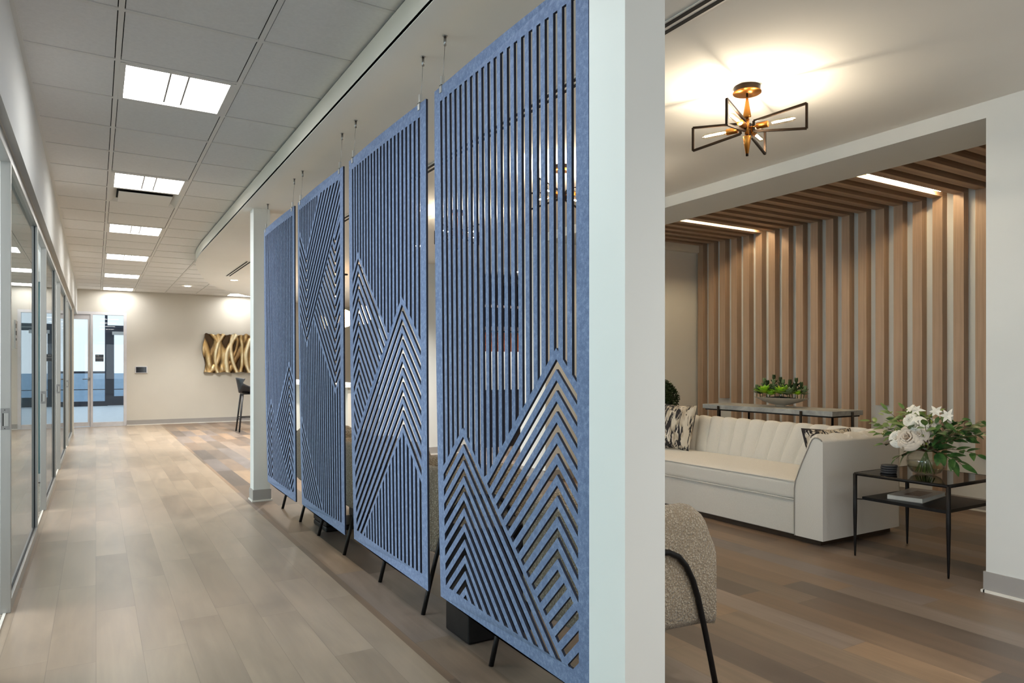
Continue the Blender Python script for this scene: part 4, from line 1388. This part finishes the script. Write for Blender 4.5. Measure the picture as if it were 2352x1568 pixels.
# ------------------------------------------------------------------ armchairs
def armchair(loc, lab):
    """back at x=0 facing +x (towards the sofa); boucle shell, black tube arch on each side"""
    r = thing('armchair', lab, 'armchair', loc, 0, 'boucle armchairs backing on to the blue screens')
    hw, dep, th, R = .30, .60, .11, .17
    path = []      # outer plan points with inward normals
    def add(px, py, nx, ny): path.append((px, py, nx, ny))
    for i in range(10): t = i / 9; add(dep - (dep - R) * t, -hw, 0, 1)
    for i in range(1, 8): a = PI / 2 * i / 8; add(R - R * math.sin(a), -hw + R - R * math.cos(a), math.sin(a), math.cos(a))
    for i in range(13): t = i / 12; add(0, -hw + R + (2 * hw - 2 * R) * t, 1, 0)
    for i in range(1, 8): a = PI / 2 * i / 8; add(R - R * math.cos(a), hw - R + R * math.sin(a), math.cos(a), -math.sin(a))
    for i in range(10): t = i / 9; add(R + (dep - R) * t, hw, 0, -1)
    rows = []
    n = len(path)
    for i, (px, py, nx, ny) in enumerate(path):
        x_front = max(0.0, (px - (dep - .15)) / .15)          # rounds over the arm fronts
        ztop = .725 - .17 * (1 - math.sqrt(max(0, 1 - min(1, x_front) ** 2)))
        zbot = .245 + .03 * (1 - px / dep)
        thk = th * math.sqrt(max(.05, 1 - max(0, (px - (dep - .05)) / .05) ** 2 * .92))
        ring = []
        m_ = th * .42
        for (d, z) in [(0, zbot + .03), (0, .40), (0, ztop - .07), (.012 * thk / th, ztop - .03), (.035 * thk / th, ztop - .006), (.055 * thk / th, ztop), (.078 * thk / th, ztop - .008), (.1 * thk / th, ztop - .035), (thk, ztop - .08), (thk, .42), (thk, .30), (thk * .9, zbot), (.03 * thk / th, zbot - .002)]:
            ring.append((px + nx * d, py + ny * d, z))
        rows.append(ring)
    mb = MB(); mb.grid(rows, 0, True, False, True)
    for row, rev in ((rows[0], True), (rows[-1], False)):
        o = len(mb.v); mb.v += row; k = len(row)
        mb.f.append(tuple(o + q for q in (range(k) if not rev else range(k - 1, -1, -1)))); mb.mi.append(0); mb.sm.append(True)
    mb.build('shell', M['boucle'], r)
    mb = MB(); rbox(.25, hw - th - .002, .085, .04, c=(th + .25, 0, .35), puff=.02, mb=mb, res=8); mb.build('seat_cushion', M['boucle'], r)
    mb = MB(); mb.box(.10, .52, -hw + .08, hw - .08, .235, .27); mb.build('seat_base', M['black_metal'], r)
    for sgn in (-1, 1):
        y = sgn * (hw + .012)
        foot = .325
        base = sgn * .31
        right = [(.585, .0), (.555, .12), (.515, .27), (.487, .37), (.46, .44), (.425, .50), (.385, .54), (.335, .563), (.255, .57)]
        pts = [(x, y, z) for x, z in right] + [(.51 - x, y, z) for x, z in right[-2::-1]]
        mb = MB(); mb.tube(pts, .0115, 10); mb.build('side_frame', M['black_metal'], r)
    return r


for cx, cy, lab in ((1.50, 2.250, 'beige boucle armchair nearest the camera, its side showing right of the near pillar'),
                    (1.50, 3.583, 'beige boucle armchair behind the gap between the two nearer blue screens'),
                    (1.50, 4.890, 'beige boucle armchair behind the gap between the two middle blue screens'),
                    (1.50, 6.055, 'beige boucle armchair behind the blue screen by the far pillar')):
    armchair((cx, cy, 0), lab)

# black block tables between the chairs
def block(loc, w, d, h, hollow, lab):
    r = thing('block_table', lab, 'side table', loc)
    mb = MB()
    if hollow:
        mb.box(0, d, 0, w, 0, .04); mb.box(0, d, 0, w, h - .04, h); mb.box(0, .05, 0, w, .04, h - .04); mb.box(d - .05, d, 0, w, .04, h - .04)
    else: mb.box(0, d, 0, w, 0, h)
    mb.build('body', M['black_metal'], r, bevel=.012, seg=3)


block((1.44, 2.80, 0), .24, .34, .52, False, 'solid black block table behind the bottom corner of the nearest blue screen')
block((1.50, 5.27, 0), .36, .34, .50, True, 'open black block table behind the second blue screen from the far pillar')

# ------------------------------------------------------------------ bar, stool, pendants and back cabinet in the far room
t_ = thing('bar_stool', 'black moulded bar stool with tall wooden legs in front of the bronze relief', 'bar stool', (2.56, 14.42, 0))
mb = MB(); rows = []
for i in range(15):
    u = -1 + 2 * i / 14; row = []
    for j in range(13):
        v = j / 12
        if v < .5: q = v / .5; x = .17 - .33 * q; z = .745 + .01 * q ** 2
        else: q = (v - .5) / .5; x = -.16 - .06 * q; z = .755 + .30 * q * (1 - .10 * abs(u) ** 3)
        wd = .215 if v < .6 else .215 - .03 * (v - .6)
        lift = ((.06 + .14 * v / .5) * abs(u) ** 2.6 if v < .5 else .20 * abs(u) ** 2.6 * (1 - .95 * (v - .5) / .5))
        wrap = (0 if v < .4 else .14 * abs(u) ** 2.5 * (v - .4) / .6)
        row.append((x + wrap, u * wd, z + lift))
    rows.append(row)
mb.grid(rows)
o = mb.build('seat_shell', M['black_plastic'], t_)
sm = o.modifiers.new('thick', 'SOLIDIFY'); sm.thickness = .014
mb = MB(); mb.box(-.12, .12, -.12, .12, .725, .745); mb.build('seat_mount', M['black_metal'], t_)
for sx in (-1, 1):
    for sy in (-1, 1):
        mb = MB(); mb.tube([(sx * .11, sy * .11, .735), (sx * .185, sy * .185, 0)], [.019, .014], 10); mb.build('leg', M['black_plastic'], t_)
mb = MB(); c4 = [(-.16, -.16), (.16, -.16), (.16, .16), (-.16, .16)]
for q in range(4): mb.tube([(*c4[q], .25 if q % 2 else .28), (*c4[(q + 1) % 4], .25 if q % 2 else .28)], .009, 8)
mb.build('footrest', M['black_metal'], t_)

t_ = thing('bar_counter', 'long bar with white worktop seen through the blue screens', 'bar counter', (2.95, 9.9, 0))
mb = MB(); mb.box(0, .7, 0, 5.1, .96, 1.0); mb.build('worktop', M['counter'], t_)
mb = MB(); mb.box(.2, .66, .05, 5.05, .1, .96); mb.build('cabinet', M['cream'], t_)
mb = MB(); mb.box(.24, .62, .1, 5.0, 0, .1); mb.build('kickplate', M['cab_dark'], t_)
for i, y in enumerate((10.0, 10.9, 12.3)):
    r = thing('pendant_light', ('glowing oval glass pendant over the bar, nearest the camera', 'glowing oval glass pendant over the bar, middle of three', 'glowing oval glass pendant over the bar, furthest from the camera')[i], 'pendant light', (3.4, y, ZD), 0, 'glass pendants over the bar')
    mb = MB(); mb.lathe([(0, -.85), (.07, -.83), (.12, -.76), (.125, -.68), (.09, -.60), (.03, -.57)], n=24); mb.build('shade', M['pend'], r)
    mb = MB(); mb.tube([(0, 0, -.57), (0, 0, 0)], .004, 6); mb.lathe([(.05, 0), (.05, -.02), (0, -.02)], n=20); mb.build('cord', M['black_metal'], r)

t_ = thing('display_cabinet', 'tall dark display cabinet with copper panel seen through the nearest blue screen', 'cabinet', (5.0, 9.55, 0))
Wd = 1.35
mb = MB(); mb.box(0, Wd, 0, .5, 0, .9); mb.build('base_cabinet', M['cab_dark'], t_)
mb = MB(); mb.box(.02, Wd - .02, -.01, .5, .9, 1.5); mb.build('drawer_front', M['counter'], t_)
mb = MB(); mb.box(0, Wd, .35, .5, 1.5, 1.82); mb.build('backsplash', M['copper'], t_)
mb = MB(); mb.box(0, .05, .1, .5, 1.5, 2.6); mb.box(Wd - .05, Wd, .1, .5, 1.5, 2.6); mb.box(0, Wd, .1, .5, 1.84, 1.9); mb.box(0, Wd, .1, .5, 2.2, 2.24); mb.box(0, Wd, .45, .5, 1.9, 2.6); mb.box(0, Wd, .1, .5, 2.56, 2.6)
mb.build('upper_shelf', M['cab_dark'], t_)
